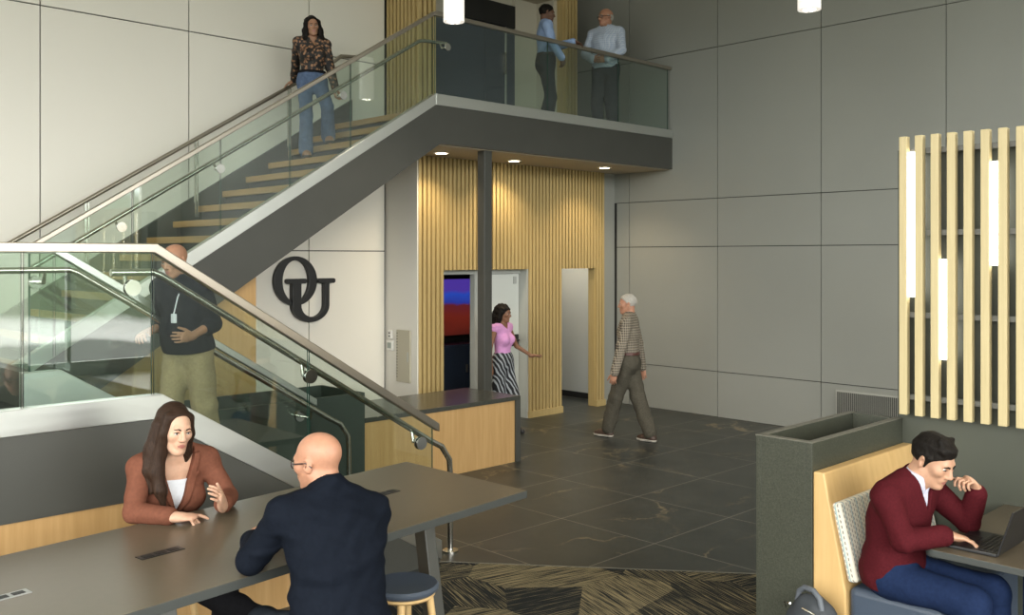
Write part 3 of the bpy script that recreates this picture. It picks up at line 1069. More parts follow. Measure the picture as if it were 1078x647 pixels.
stool(2.80, 3.60, 'empty blue grey round stool at the right end of the table')
stool(2.12, 3.06, 'round stool under the bald man in the navy shirt', .3)
stool(2.12, 4.74, 'round stool under the woman in the brown blazer', .2)

# ---- pendants
for px_, py_, r_, z_, lb in ((5.90, 6.82, .10, 4.445, 'white cylinder pendant lamp hanging in front of the balcony corner'), (8.33, 4.44, .108, 4.56, 'white cylinder pendant lamp hanging in front of the grey panelled wall')):
    pn = thing('pendant_lamp', lb, 'pendant lamp', (px_, py_, z_), 0, 'cylinder pendants')
    MB().lathe([(r_ - .012, z_ + .004), (r_, z_), (r_, z_ + .62), (.01, z_ + .63)], px_, py_, 36).build('lamp_shade', 'lamp_white', pn, smooth=True)
    MB().lathe([(r_ - .013, z_ + .003), (r_ - .013, z_ + .012)], px_, py_, 30).build('diffuser', 'lamp_white', pn)
    for k in range(5):
        t = 2 * PI * k / 5
        qx, qy = px_ + .045 * math.cos(t), py_ + .045 * math.sin(t)
        MB().lathe([(.015, z_ - .003), (.015, z_ + .003)], qx, qy, 16).build('bulb', 'lamp_bulb', pn)
    MB().tube([(px_, py_, z_ + .62), (px_, py_, ZC)], .006, 8).build('cord', 'device_white', pn)
    lg = bpy.data.lights.new('pendant_beam', 'SPOT')
    lg.energy = 60
    lg.color = (1, .87, .7)
    lg.spot_size = math.radians(110)
    lg.spot_blend = .6
    lg.shadow_soft_size = .08
    lo = bpy.data.objects.new('pendant_beam', lg)
    C.objects.link(lo)
    lo.parent = pn
    lo.location = (0, 0, -.02)

# ================================================================= PEOPLE
class Field:
    """a signed distance grid that soft-joined shapes are written into; surf() nets its zero surface"""

    def __init__(s, lo, hi, h):
        s.h = h
        s.lo = np.array(lo, float)
        n = np.ceil((np.array(hi) - s.lo) / h).astype(int) + 1
        s.ax = [(s.lo[i] + h * np.arange(n[i])).astype(np.float32) for i in range(3)]
        s.v = np.full(tuple(n), 1., np.float32)

    def _sl(s, lo, hi):
        out = []
        for i in range(3):
            a = max(0, int((lo[i] - s.lo[i]) / s.h))
            b = min(len(s.ax[i]), int((hi[i] - s.lo[i]) / s.h) + 2)
            out.append(slice(a, max(a, b)))
        return tuple(out)

    def _grid(s, sl):
        return (s.ax[0][sl[0]][:, None, None], s.ax[1][sl[1]][None, :, None], s.ax[2][sl[2]][None, None, :])

    def _put(s, sl, d, k, op):
        cur = s.v[sl]
        if op == 'sub':
            d = -d
            if k:
                hh = np.maximum(k - np.abs(cur - d), 0)
                s.v[sl] = np.maximum(cur, d) + hh * hh / (4 * k)
            else:
                s.v[sl] = np.maximum(cur, d)
        else:
            if k:
                hh = np.maximum(k - np.abs(cur - d), 0)
                s.v[sl] = np.minimum(cur, d) - hh * hh / (4 * k)
            else:
                s.v[sl] = np.minimum(cur, d)

    def cone(s, a, b, ra, rb, k=.01, op='add', flat=None):
        a, b = np.array(a, np.float32), np.array(b, np.float32)
        pad = max(ra, rb) + k + 4 * s.h
        sl = s._sl(np.minimum(a, b) - pad, np.maximum(a, b) + pad)
        X, Y, Z = s._grid(sl)
        X, Y, Z = X - a[0], Y - a[1], Z - a[2]
        ab = b - a
        if flat is not None:
            ax, f = np.array(flat[0], np.float32), flat[1] - 1
            t = (X * ax[0] + Y * ax[1] + Z * ax[2]) * f
            X, Y, Z = X + ax[0] * t, Y + ax[1] * t, Z + ax[2] * t
            ab = ab + ax * (ab @ ax) * f
        L2 = max(float(ab @ ab), 1e-9)
        t = np.clip((X * ab[0] + Y * ab[1] + Z * ab[2]) / L2, 0, 1)
        d = np.sqrt((X - t * ab[0]) ** 2 + (Y - t * ab[1]) ** 2 + (Z - t * ab[2]) ** 2) - (ra + (rb - ra) * t)
        s._put(sl, d, k, op)
        return s

    def chain(s, pts, rs, k=.01, **kw):
        for i in range(len(pts) - 1):
            s.cone(pts[i], pts[i + 1], rs[i], rs[i + 1], k, **kw)
        return s

    def ell(s, c, r, axes=None, k=.01, op='add'):
        c = np.array(c, np.float32)
        pad = max(r) + k + 4 * s.h
        sl = s._sl(c - pad, c + pad)
        X, Y, Z = s._grid(sl)
        X, Y, Z = X - c[0], Y - c[1], Z - c[2]
        if axes is not None:
            A = [np.array(q, np.float32) for q in axes]
            X, Y, Z = [X * q[0] + Y * q[1] + Z * q[2] for q in A]
        k0 = np.sqrt((X / r[0]) ** 2 + (Y / r[1]) ** 2 + (Z / r[2]) ** 2)
        k1 = np.sqrt((X / r[0] ** 2) ** 2 + (Y / r[1] ** 2) ** 2 + (Z / r[2] ** 2) ** 2)
        s._put(sl, (k0 * (k0 - 1) / np.maximum(k1, 1e-6)).astype(np.float32), k, op)
        return s

    def keep(s, p, n, k=0.):
        """keep what lies behind the plane through p with outward normal n"""
        n = V(n).normalized()
        X, Y, Z = s.ax[0][:, None, None], s.ax[1][None, :, None], s.ax[2][None, None, :]
        d = (X - p[0]) * n[0] + (Y - p[1]) * n[1] + (Z - p[2]) * n[2]
        s.v = np.maximum(s.v, d.astype(np.float32))
        return s

    def local(s, o, f, l, u):
        X, Y, Z = s.ax[0][:, None, None] - o[0], s.ax[1][None, :, None] - o[1], s.ax[2][None, None, :] - o[2]
        return [(X * q[0] + Y * q[1] + Z * q[2]).astype(np.float32) for q in (f, l, u)]

    def carve(s, d):
        s.v = np.maximum(s.v, -d)
        return s

    def clip(s, d):
        s.v = np.maximum(s.v, d)
        return s

    def wrinkle(s, amp, freq=38., seed=0):
        rs = np.random.RandomState(seed)
        m = np.nonzero(np.abs(s.v) < .03)
        X, Y, Z = s.ax[0][m[0]], s.ax[1][m[1]], s.ax[2][m[2]]
        acc = np.zeros(len(X), np.float32)
        for i in range(5):
            q = rs.normal(size=3)
            q[2] *= .8
            q = q / np.linalg.norm(q) * freq * (1 + .5 * i)
            w = rs.normal(size=3) * 14
            acc += np.sin(X * q[0] + Y * q[1] + Z * q[2] + 1.6 * np.sin(X * w[0] + Y * w[1] + Z * w[2]) + rs.rand() * 6) / (1 + .5 * i)
        s.v[m] += amp * acc * .45
        return s

    def surf(s, name):
        v, h = s.v, s.h
        S_ = v < 0
        n = np.array(v.shape)
        cnt = np.zeros(tuple(n - 1), np.uint8)
        for i in (0, 1):
            for j in (0, 1):
                for k in (0, 1):
                    cnt += S_[i:n[0] - 1 + i, j:n[1] - 1 + j, k:n[2] - 1 + k]
        act = np.argwhere((cnt > 0) & (cnt < 8))
        idx = np.full(tuple(n - 1), -1, np.int32)
        idx[act[:, 0], act[:, 1], act[:, 2]] = np.arange(len(act))
        acc = np.zeros((len(act), 3))
        num = np.zeros(len(act))
        corners = [(i, j, k) for i in (0, 1) for j in (0, 1) for k in (0, 1)]
        val = {c: v[act[:, 0] + c[0], act[:, 1] + c[1], act[:, 2] + c[2]].astype(float) for c in corners}
        for c in corners:
            for a in range(3):
                if c[a] == 0:
                    c2 = tuple(1 if q == a else c[q] for q in range(3))
                    va, vb = val[c], val[c2]
                    m = (va < 0) != (vb < 0)
                    t = np.where(m, va / np.where(m, va - vb, 1), 0)
                    p = np.tile(np.array(c, float), (len(act), 1))
                    p[:, a] = t
                    acc[m] += p[m]
                    num[m] += 1
        P = s.lo + h * (act + acc / num[:, None])
        quads = []
        for a in range(3):
            b, c = (a + 1) % 3, (a + 2) % 3
            sa = [slice(None)] * 3
            sb = [slice(None)] * 3
            sa[a] = slice(0, n[a] - 1)
            sb[a] = slice(1, n[a])
            ch = np.argwhere(S_[tuple(sa)] != S_[tuple(sb)])
            ch = ch[(ch[:, b] > 0) & (ch[:, c] > 0) & (ch[:, b] < n[b] - 1) & (ch[:, c] < n[c] - 1)]
            if not len(ch):
                continue
            q = []
            for db, dc in ((1, 1), (0, 1), (0, 0), (1, 0)):
                e_ = ch.copy()
                e_[:, b] -= db
                e_[:, c] -= dc
                q.append(idx[e_[:, 0], e_[:, 1], e_[:, 2]])
            q = np.stack(q, 1)
            ins = S_[ch[:, 0], ch[:, 1], ch[:, 2]]
            q[~ins] = q[~ins][:, ::-1]
            quads.append(q)
        Q = np.concatenate(quads)
        me = bpy.data.meshes.new(name)
        me.vertices.add(len(P))
        me.vertices.foreach_set('co', P.astype(np.float32).ravel())
        me.loops.add(len(Q) * 4)
        me.loops.foreach_set('vertex_index', Q.astype(np.int32).ravel())
        me.polygons.add(len(Q))
        me.polygons.foreach_set('loop_start', np.arange(0, len(Q) * 4, 4, dtype=np.int32))
        me.polygons.foreach_set('use_smooth', np.ones(len(Q), bool))
        me.update(calc_edges=True)
        me.validate()
        return me


def ik(a, c, l1, l2, pole):
    """middle joint of a two-bone limb"""
    a, c, pole = V(a), V(c), V(pole)
    d = c - a
    D = min(d.length, (l1 + l2) * .999)
    u = d.normalized()
    x = (l1 * l1 - l2 * l2 + D * D) / (2 * D)
    y = math.sqrt(max(l1 * l1 - x * x, 0))
    q = (pole - u * pole.dot(u)).normalized()
    return a + u * x + q * y


class Fig:
    def __init__(s, base, yaw, scale=1., female=False, h=.006):
        s.base, s.S, s.fem, s.h = V(base), scale, female, h
        y = math.radians(yaw)
        s.fw, s.lf, s.up = V((math.cos(y), math.sin(y), 0)), V((-math.sin(y), math.cos(y), 0)), V((0, 0, 1))
        sw = .165 if female else .19
        hw = .088
        s.j = dict(pel=s.P(0, 0, .96), che=s.P(0, 0, 1.27), nek=s.P(-.015, 0, 1.49), hed=s.P(.015, 0, 1.628),
                   shL=s.P(-.01, sw, 1.425), shR=s.P(-.01, -sw, 1.425),
                   hpL=s.P(0, hw, .93), hpR=s.P(0, -hw, .93))
        s.hand_cfg = {}
        s.head(yaw)
        s.belly = 0.
        s.hs = 1.0
        s.wide = 1.0
        s.foot = {}
        s.lid = 0.

    def P(s, f, l, u):
        return s.base + (s.fw * f + s.lf * l + s.up * u) * s.S

    def head(s, yaw, pitch=0., roll=0.):
        y, p, r = math.radians(yaw), math.radians(pitch), math.radians(roll)
        R = Matrix.Rotation(y, 3, 'Z') @ Matrix.Rotation(p, 3, 'Y') @ Matrix.Rotation(r, 3, 'X')
        s.hax = (R @ V((1, 0, 0)), R @ V((0, 1, 0)), R @ V((0, 0, 1)))

    def H(s, x, y, z):
        k = s.S * s.hs
        return s.j['hed'] + (s.hax[0] * x + s.hax[1] * y + s.hax[2] * z) * k

    def arm(s, side, wrist, pole, D, Nn, curl=(20, 25, 20), thumb=1., spread=.1, el=None, l1=.295, l2=.265):
        sh = s.j['sh' + side]
        wrist = V(wrist)
        s.j['wr' + side] = wrist
        s.j['el' + side] = V(el) if el is not None else ik(sh, wrist, l1 * s.S, l2 * s.S, pole)
        s.hand_cfg[side] = (V(D).normalized(), V(Nn).normalized(), curl, thumb, spread)

    def leg(s, side, ankle, pole, toe, l1=.43, l2=.43, knee=None):
        s.j['an' + side] = V(ankle)
        s.j['kn' + side] = V(knee) if knee is not None else ik(s.j['hp' + side], ankle, l1 * s.S, l2 * s.S, pole)
        s.foot[side] = V(toe).normalized()

    def axes(s, lat0, lat1, u):
        l = (V(lat1) - V(lat0)).normalized()
        u = V(u).normalized()
        u = (u - l * u.dot(l)).normalized()
        return l.cross(u), l, u

    def bounds(s, pad=.13, keys=None):
        pts = [s.j[k] for k in (keys or s.j) if k in s.j]
        lo = [min(p[i] for p in pts) - pad for i in range(3)]
        hi = [max(p[i] for p in pts) + pad for i in range(3)]
        return lo, hi

    # ---- pieces
    def torso(s, F, g=0., low=True):
        j, S = s.j, s.S
        w = (.145 if s.fem else .168) * s.wide
        ax = s.axes(j['shR'], j['shL'], j['nek'] - j['che'])
        axm = s.axes(j['shR'], j['shL'], j['che'] - j['pel'])
        f = axm[0]
        F.ell(j['che'] + ax[2] * .03 * S, ((.108 if not s.fem else .095) * S * s.wide + g, w * S + g, .185 * S + g), ax, .04)
        mid = (j['che'] + j['pel']) * .5
        F.ell(mid, ((.10 if not s.fem else .088) * S * s.wide + g, (.145 if not s.fem else .118) * S * s.wide + g, .19 * S + g), axm, .05)
        if low:
            axp = s.axes(j['hpR'], j['hpL'], j['che'] - j['pel'])
            F.ell(j['pel'], ((.118 if not s.fem else .115) * S + g, (.155 if not s.fem else .158) * S + g, .13 * S + g), axp, .05)
        F.cone(j['shR'], j['shL'], .052 * S + g, .052 * S + g, .05)
        for k in 'LR':
            F.cone(j['nek'], j['nek'].lerp(j['sh' + k], .8), .048 * S + g, .042 * S + g, .04)
        if s.fem:
            for q in (1, -1):
                F.ell(j['che'] + f * .078 * S + ax[1] * .07 * q * S + ax[2] * .0 * S, (.058 * S + g, .062 * S + g, .062 * S + g), ax, .04)
        if s.belly:
            F.ell(mid.lerp(j['pel'], .35) + f * .05 * S, (.12 * S * s.belly + g, .15 * S * s.belly + g, .15 * S + g), axm, .06)

    def arms(s, F, g=0., g2=None, upto=1., k=.02, sides='LR', r=(.047, .039, .039, .028)):
        g2 = g if g2 is None else g2
        for q in sides:
            a, b, c = s.j['sh' + q], s.j['el' + q], s.j['wr' + q]
            S = s.S * (.86 if s.fem else 1.)
            F.cone(a, b, r[0] * S + g, r[1] * S + g, k)
            if upto > 0:
                e_ = b.lerp(c, upto)
                F.cone(b, e_, r[2] * S + g, (r[2] + (r[3] - r[2]) * upto) * S + g2, .012)

    def hands(s, F):
        for q, (D, Nn, curl, th, spread) in s.hand_cfg.items():
            W = s.j['wr' + q]
            S = s.S * (.92 if s.fem else 1.)
            Nn = (Nn - D * Nn.dot(D)).normalized()
            T = D.cross(Nn) * (1 if q == 'R' else -1) * th
            F.ell(W + D * .05 * S, (.052 * S, .040 * S, .0165 * S), (D, T, Nn), .014)
            F.cone(W - D * .02 * S, W + D * .02 * S, .029 * S, .027 * S, .02, flat=(Nn, 1.3))
            lens = (.074, .082, .076, .060)
            for i in range(4):
                off = .029 - .0195 * i
                b = W + (D * (.086 - .004 * abs(i - 1.2)) + T * off) * S
                d0 = (D + T * (1.5 - i) * spread).normalized()
                ang = 0.
                p = b - d0 * .012 * S
                r = (.0092 - .0006 * max(0, i - 1)) * S
                cc = curl[i] if isinstance(curl[0], (tuple, list)) else curl
                for sgi, fr in enumerate((.45, .30, .25)):
                    ang += math.radians(cc[sgi])
                    d = d0 * math.cos(ang) + Nn * math.sin(ang)
                    e_ = p + d * (lens[i] * fr + (.012 if sgi == 0 else 0)) * S
                    F.cone(p, e_, r, r * .92, .0035)
                    p, r = e_, r * .92
            b = W + (D * .018 + T * .026) * S
            d1 = (T * .62 + D * .72 + Nn * .32).normalized()
            m = b + d1 * .042 * S
            d2 = (T * .3 + D * .9 + Nn * .3).normalized()
            F.cone(b, m, .0155 * S, .0115 * S, .010)
            F.cone(m, m + d2 * .030 * S, .011 * S, .0095 * S, .003)
            F.cone(m + d2 * .030 * S, m + d2 * .055 * S, .0095 * S, .0078 * S, .003)

    def skull(s, F):
        k = s.S * s.hs
        A = s.hax
        H = s.H
        fem = s.fem
        yw = .93 if fem else 1.
        F.ell(H(-.014, 0, .034), (.099 * k, .076 * k * yw, .084 * k), A, .02)
        F.ell(H(.026, 0, -.028), (.066 * k, .058 * k * yw, .084 * k), A, .03)
        jw = .044 if fem else .056
        for q in (1, -1):
            F.cone(H(-.004, q * jw, -.045), H(.058, q * .016, -.094), .020 * k, .019 * k, .025)
            F.ell(H(.058, q * .042 * yw, -.014), (.026 * k, .022 * k, .024 * k), A, .02)
        F.ell(H(.070, 0, -.096), (.020 * k, .022 * k, .018 * k), A, .018)
        F.cone(H(.076, -.03, .024), H(.076, .03, .024), .013 * k, .013 * k, .016)
        for q in (1, -1):
            F.ell(H(.096, q * .031, .003), ((.0155 if fem else .018) * k, .019 * k, .012 * k), A, .012, op='sub')
        for q in (1, -1):
            F.ell(H(.0765, q * .031, .0095 - s.lid), (.0135 * k, .0155 * k, .0085 * k), A, .004)
            F.ell(H(.0745, q * .031, -.0095), (.0125 * k, .0150 * k, .0070 * k), A, .004)
        F.cone(H(.087, 0, .014), H(.106, 0, -.026), .0085 * k, .0125 * k, .010)
        for q in (1, -1):
            F.ell(H(.097, q * .012, -.032), (.010 * k, .0085 * k, .0075 * k), A, .006)
        F.ell(H(.081, 0, -.058), ((.011 if fem else .014) * k, .027 * k, .020 * k), A, .014)
        lr = .0012 if fem else 0.
        F.chain([H(.083, -.021, -.0615), H(.0905 - lr * 2, 0, -.0575), H(.083, .021, -.0615)], [.004 * k, .006 * k, .004 * k], .004)
        F.chain([H(.083, -.018, -.066), H(.0885 - lr * 2, 0, -.0695), H(.083, .018, -.066)], [.004 * k, .0068 * k, .004 * k], .004)
        F.chain([H(.090, -.022, -.0635), H(.0985, 0, -.063), H(.090, .022, -.0635)], [.0022 * k, .0026 * k, .0022 * k], .002, op='sub')
        for q in (1, -1):
            ea = (A[0] * .92 + A[1] * q * .38).normalized()
            eb = (A[1] * q * .92 - A[0] * .38).normalized()
            F.ell(H(-.010, q * .082, -.003), (.020 * k, .008 * k, .033 * k), (ea, eb, A[2]), .006)
            F.ell(H(-.002, q * .088, .002), (.009 * k, .005 * k, .016 * k), (ea, eb, A[2]), .004, op='sub')
        nr = (.046 if fem else .058) * k
        F.cone(H(-.026, 0, -.055), s.j['nek'] + V((0, 0, -.01)), nr, nr * 1.06, .03)

    def legs(s, F, g=0., rs=(.088, .060, .056, .040), k=.03, upto=1.):
        S = s.S
        for q in 'LR':
            a, b, c = s.j['hp' + q], s.j['kn' + q], s.j['an' + q]
            F.cone(a, b, rs[0] * S + g, rs[1] * S + g, k)
            F.cone(b, b.lerp(c, upto), rs[2] * S + g, rs[3] * S + g, .02)

    def feet(s, F, g=0.):
        S = s.S
        for q in s.foot:
            a, t = s.j['an' + q], s.foot[q]
            z0 = a.z - .075 * S
            hl = V((a.x, a.y, z0 + .036 * S)) - t * .035 * S
            bl = V((a.x, a.y, z0 + .030 * S)) + t * .10 * S + V((0, 0, t.z * .1 * S))
            to = V((a.x, a.y, z0 + .024 * S)) + t * .165 * S
            F.cone(a, hl, .038 * S + g, .034 * S + g, .02)
            F.cone(a, bl, .036 * S + g, .036 * S + g, .03)
            F.cone(hl, bl, .034 * S + g, .040 * S + g, .02)
            F.cone(bl, to, .040 * S + g, .028 * S + g, .02)

    def field(s, h=None, pad=.16, keys=None):
        lo, hi = s.bounds(pad, keys)
        return Field(lo, hi, h or s.h)

    # ---- the body itself
    def body(s, label, skin, group=None):
        F = s.field()
        s.torso(F, -.006)
        s.arms(F, -.002)
        s.legs(F, -.006)
        s.feet(F, -.004)
        s.skull(F)
        s.hands(F)
        me = F.surf('person')
        o = link('person', me, [skin, 'lips'], None, s.base)
        n = len(me.polygons)
        c = np.zeros(n * 3, np.float32)
        me.polygons.foreach_get('center', c)
        c = c.reshape(-1, 3) + np.array(s.base)
        d = c - np.array(s.H(.094, 0, -.063))
        k = s.S * s.hs
        q = [d @ np.array(a) / k for a in s.hax]
        lip = (np.abs(q[0]) < .02) & ((q[1] / .021) ** 2 + (q[2] / .0095) ** 2 < 1)
        me.polygons.foreach_set('material_index', lip.astype(np.int32))
        tag(o, label, 'person', group)
        s.o = o
        # eyes and brows
        for q in (1, -1):
            e_ = bmesh.new()
            bmesh.ops.create_uvsphere(e_, u_segments=16, v_segments=12, radius=.0125 * k, matrix=Matrix.Translation(s.H(.0755, q * .031, .002)))
            bmesh.ops.create_uvsphere(e_, u_segments=12, v_segments=10, radius=.0068 * k, matrix=Matrix.Translation(s.H(.0825, q * .031, .002)))
            m2 = bpy.data.meshes.new('eye')
            e_.to_mesh(m2)
            e_.free()
            nf = len(m2.polygons)
            m2.polygons.foreach_set('material_index', [0 if i < 16 * 12 else 1 for i in range(nf)])
            link('eye', m2, ['eye_white', 'eye_dark'], o, smooth=True)
        return o

    def brows(s, mat, thick=.0042):
        k = s.S * s.hs
        for q in (1, -1):
            pts = [s.H(.0925, q * .014, .019), s.H(.0925, q * .028, .0255), s.H(.082, q * .045, .021)]
            MB().tube(pts, thick * k, 8, r_end=.002 * k).build('eyebrow', mat, s.o, smooth=True)
            lash = [s.H(.0885, q * .019, .004), s.H(.0905, q * .030, .0095), s.H(.084, q * .044, .005)]
            MB().tube(lash, .0018 * k, 6).build('eyelid', mat, s.o, smooth=True)

    def glasses(s, mat, k2=1.):
        k = s.S * s.hs
        m = MB()
        for q in (1, -1):
            ring = []
            for i in range(21):
                t = 2 * PI * i / 20
                ring.append(s.H(.100 - .010 * (math.cos(t) * .5 + .5), q * (.033 + .023 * math.cos(t)), .001 + .017 * math.sin(t)))
            m.tube(ring, .0019 * k * k2, 8)
            m.tube([s.H(.090, q * .056, .006), s.H(.060, q * .073, .006), s.H(-.005, q * .0845, .008), s.H(-.03, q * .083, -.012)], .0023 * k * k2, 8)
        m.tube([s.H(.100, .010, .005), s.H(.106, 0, .007), s.H(.100, -.010, .005)], .0018 * k, 8)
        return m.build('glasses', mat, s.o, smooth=True)

    def part(s, name, F, mat):
        return link(name, F.surf(name), mat, s.o)

    # ---- clothes
    def top(s, name, mat, g=.014, ga=.012, cuff=.97, wr=.004, neck=.075, hem=None, vneck=None, seed=1, low=True, collar=None, flare=0., hemcut=None, tail=False):
        keys = ['pel', 'che', 'nek', 'shL', 'shR', 'elL', 'elR', 'wrL', 'wrR', 'hpL', 'hpR']
        F = s.field(keys=keys)
        s.torso(F, g, low)
        if flare:
            axp = s.axes(s.j['hpR'], s.j['hpL'], s.j['che'] - s.j['pel'])
            F.ell(s.j['pel'] - axp[2] * .02, (.125 * s.S + flare, .165 * s.S + flare, .17 * s.S), axp, .05)
        if cuff >= 0:
            s.arms(F, ga, ga + .002, cuff)
        F.wrinkle(wr, 30, seed)
        j = s.j
        ax = s.axes(j['shR'], j['shL'], j['nek'] - j['che'])
        # neck opening
        nk = j['nek'] + ax[0] * .012 * s.S
        f_, l_, u_ = F.local(nk, *ax)
        rad = np.sqrt(f_ ** 2 + l_ ** 2) - neck * s.S
        F.carve(np.maximum(rad, -(u_ - .0)).astype(np.float32))
        if vneck:
            dep, half = vneck
            sl_ = half / dep
            wdg = np.maximum(np.abs(l_) - sl_ * (u_ + dep * s.S), -(f_ - .0))
            F.carve(wdg.astype(np.float32))
        if hem is not None:
            axm = s.axes(j['hpR'], j['hpL'], j['che'] - j['pel'])
            f2, l2, u2 = F.local(j['pel'] + axm[2] * hem * s.S, *axm)
            arm_d = None
            # the hem plane trims the trunk only; sleeves below it stay
            G = Field(F.lo, F.lo + F.h * (np.array(F.v.shape) - 1), F.h)
            G.v = np.full(F.v.shape, 1., np.float32)
            if cuff >= 0:
                s.arms(G, ga, ga + .002, cuff, k=.0)
            F.v = np.minimum(np.maximum(F.v, (-u2).astype(np.float32)), G.v)
        return s.part(name, F, mat)

    def trousers(s, mat, rs=(.100, .078, .078, .072), wr=.004, upto=.93, waist=.11, seed=2, name='trousers', g=.01, k=.05, butt=True):
        keys = ['pel', 'hpL', 'hpR', 'knL', 'knR', 'anL', 'anR']
        F = s.field(keys=keys, pad=.19)
        j, S = s.j, s.S
        axp = s.axes(j['hpR'], j['hpL'], j['che'] - j['pel'])
        F.ell(j['pel'], (.122 * S + g, .162 * S + g, .14 * S + g), axp, .05)
        F.ell(j['pel'] + axp[2] * .07 * S, (.11 * S + g, .148 * S + g, .10 * S + g), axp, .05)
        if butt:
            for q in (1, -1):
                F.ell(j['pel'] - axp[0] * .05 * S + axp[1] * q * .06 * S - axp[2] * .03 * S, (.085 * S, .085 * S, .09 * S), axp, .04)
        s.legs(F, 0, rs, k, upto)
        F.wrinkle(wr, 26, seed)
        f2, l2, u2 = F.local(j['pel'] + axp[2] * waist * S, *axp)
        F.clip(np.where(f2 ** 2 + l2 ** 2 + (u2 + waist * S) ** 2 < (.30 * S) ** 2, u2, -1.).astype(np.float32))
        return s.part(name, F, mat)

    def shoes(s, mat, sole='sole_dark', sole_h=.022):
        S = s.S
        for q in s.foot:
            a, t = s.j['an' + q], s.foot[q]
            F = Field([a[i] - .30 for i in range(3)], [a[i] + .30 for i in range(3)], .005)
            one = dict(s.foot)
            s.foot = {q: t}
            s.feet(F, .006)
            s.foot = one
            z0 = a.z - .075 * S - .006
            F.keep((0, 0, a.z + .012 * S), (0, 0, 1))
            F.keep((0, 0, z0 + .012), (0, 0, -1))
            sh = s.part('shoe', F, mat)
            G = Field([a[i] - .30 for i in range(3)], [a[i] + .30 for i in range(3)], .005)
            s.foot = {q: t}
            s.feet(G, .011)
            s.foot = one
            G.keep((0, 0, z0 + sole_h), (0, 0, 1))
            G.keep((0, 0, z0 + .001), (0, 0, -1))
            link('sole', G.surf('sole'), sole, sh)

    def belt(s, mat, at=.105, g=.024):
        F = s.field(keys=['pel', 'hpL', 'hpR'])
        j, S = s.j, s.S
        axp = s.axes(j['hpR'], j['hpL'], j['che'] - j['pel'])
        F.ell(j['pel'] + axp[2] * .07 * S, (.11 * S + g, .148 * S + g, .12 * S + g), axp, .05)
        F.keep(j['pel'] + axp[2] * (at + .018) * S, axp[2])
        F.keep(j['pel'] + axp[2] * (at - .018) * S, -axp[2])
        return s.part('belt', F, mat)

    def collar(s, mat, r=.066, h=.048, gap=.022, name='collar', drop=.02):
        F = s.field(keys=['nek', 'hed'], pad=.14, h=.004)
        j, S = s.j, s.S
        ax = s.axes(j['shR'], j['shL'], j['hed'] - j['nek'])
        a = j['nek'] - ax[2] * drop * S + ax[0] * .01 * S
        b = a + ax[2] * (h + drop) * S
        F.cone(a, b, (r + .012) * S, (r - .001) * S, .0)
        F.keep(b, ax[2] - ax[0] * .35)
        F.keep(a, -ax[2])
        f_, l_, u_ = F.local(a, *ax)
        F.carve(np.maximum(np.abs(l_) - gap * S * (u_ / (h * S)), -f_).astype(np.float32))
        return s.part(name, F, mat)

    def cap(s, F, r=(.106, .083, .093), c=(-.015, 0, .036), line=((.080, .068), (-.092, -.085)), ears=True):
        """hair close to the skull, trimmed along a line from forehead to nape"""
        k = s.S * s.hs
        F.ell(s.H(*c), tuple(q * k for q in r), s.hax, .0)
        (x0, z0), (x1, z1) = line
        d = V((x1 - x0, 0, z1 - z0))
        n = V((-d.z, 0, d.x)).normalized()
        if n.z > 0:
            n = -n
        nw = s.hax[0] * n.x + s.hax[2] * n.z
        return s.H(x0, 0, z0), nw

    def hair(s, mat, extra=None, wr=.004, h=.004, **kw):
        F = s.field(keys=['hed', 'nek'], pad=.30 if extra else .17, h=h)
        p, n = s.cap(F, **kw)
        F.keep(p, n)
        if extra:
            extra(F)
        F.wrinkle(wr, 85, 5)
        return s.part('hair', F, mat)


# ---- materials for skin, hair and cloth
def skin(name, col, rough=.5):
    m = plain(name, col, rough, spec=.4, mottle=.07, bscale=45)
    b = m.node_tree.nodes['Principled BSDF']
    b.inputs['Subsurface Weight'].default_value = .08
    b.inputs['Subsurface Radius'].default_value = (.02, .008, .004)
    b.inputs['Subsurface Scale'].default_value = .3


skin('skin_fair', (.45, .255, .165))
skin('skin_pink', (.40, .20, .125))
skin('skin_pale', (.50, .30, .205))
skin('skin_tan', (.34, .18, .11))
skin('skin_brown', (.22, .105, .06))
skin('skin_deep', (.13, .065, .04))
plain('lips', (.33, .125, .10), .4)
plain('eye_white', (.5, .47, .43), .3)
plain('eye_dark', (.02, .012, .008), .15)


def hair_mat(name, c1, c2, scale=(90, 90, 5), rough=.6):
    m = wood(name, c1, c2, scale, rough, .6)
    m.node_tree.nodes['Principled BSDF'].inputs['Specular IOR Level'].default_value = .12


hair_mat('hair_black', (.004, .0035, .003), (.014, .011, .009))
hair_mat('hair_brown', (.012, .0065, .004), (.045, .025, .016), (130, 130, 4), .5)
hair_mat('hair_white', (.30, .28, .25), (.48, .46, .41), (90, 90, 20), .6)
hair_mat('hair_stubble', (.30, .20, .15), (.36, .25, .19), (90, 90, 90), .6)


def cloth(name, col, mottle=.12, scale=60., bump=.15, rough=.85):
    plain(name, col, rough, spec=.06, mottle=mottle, bscale=scale, bump=bump)


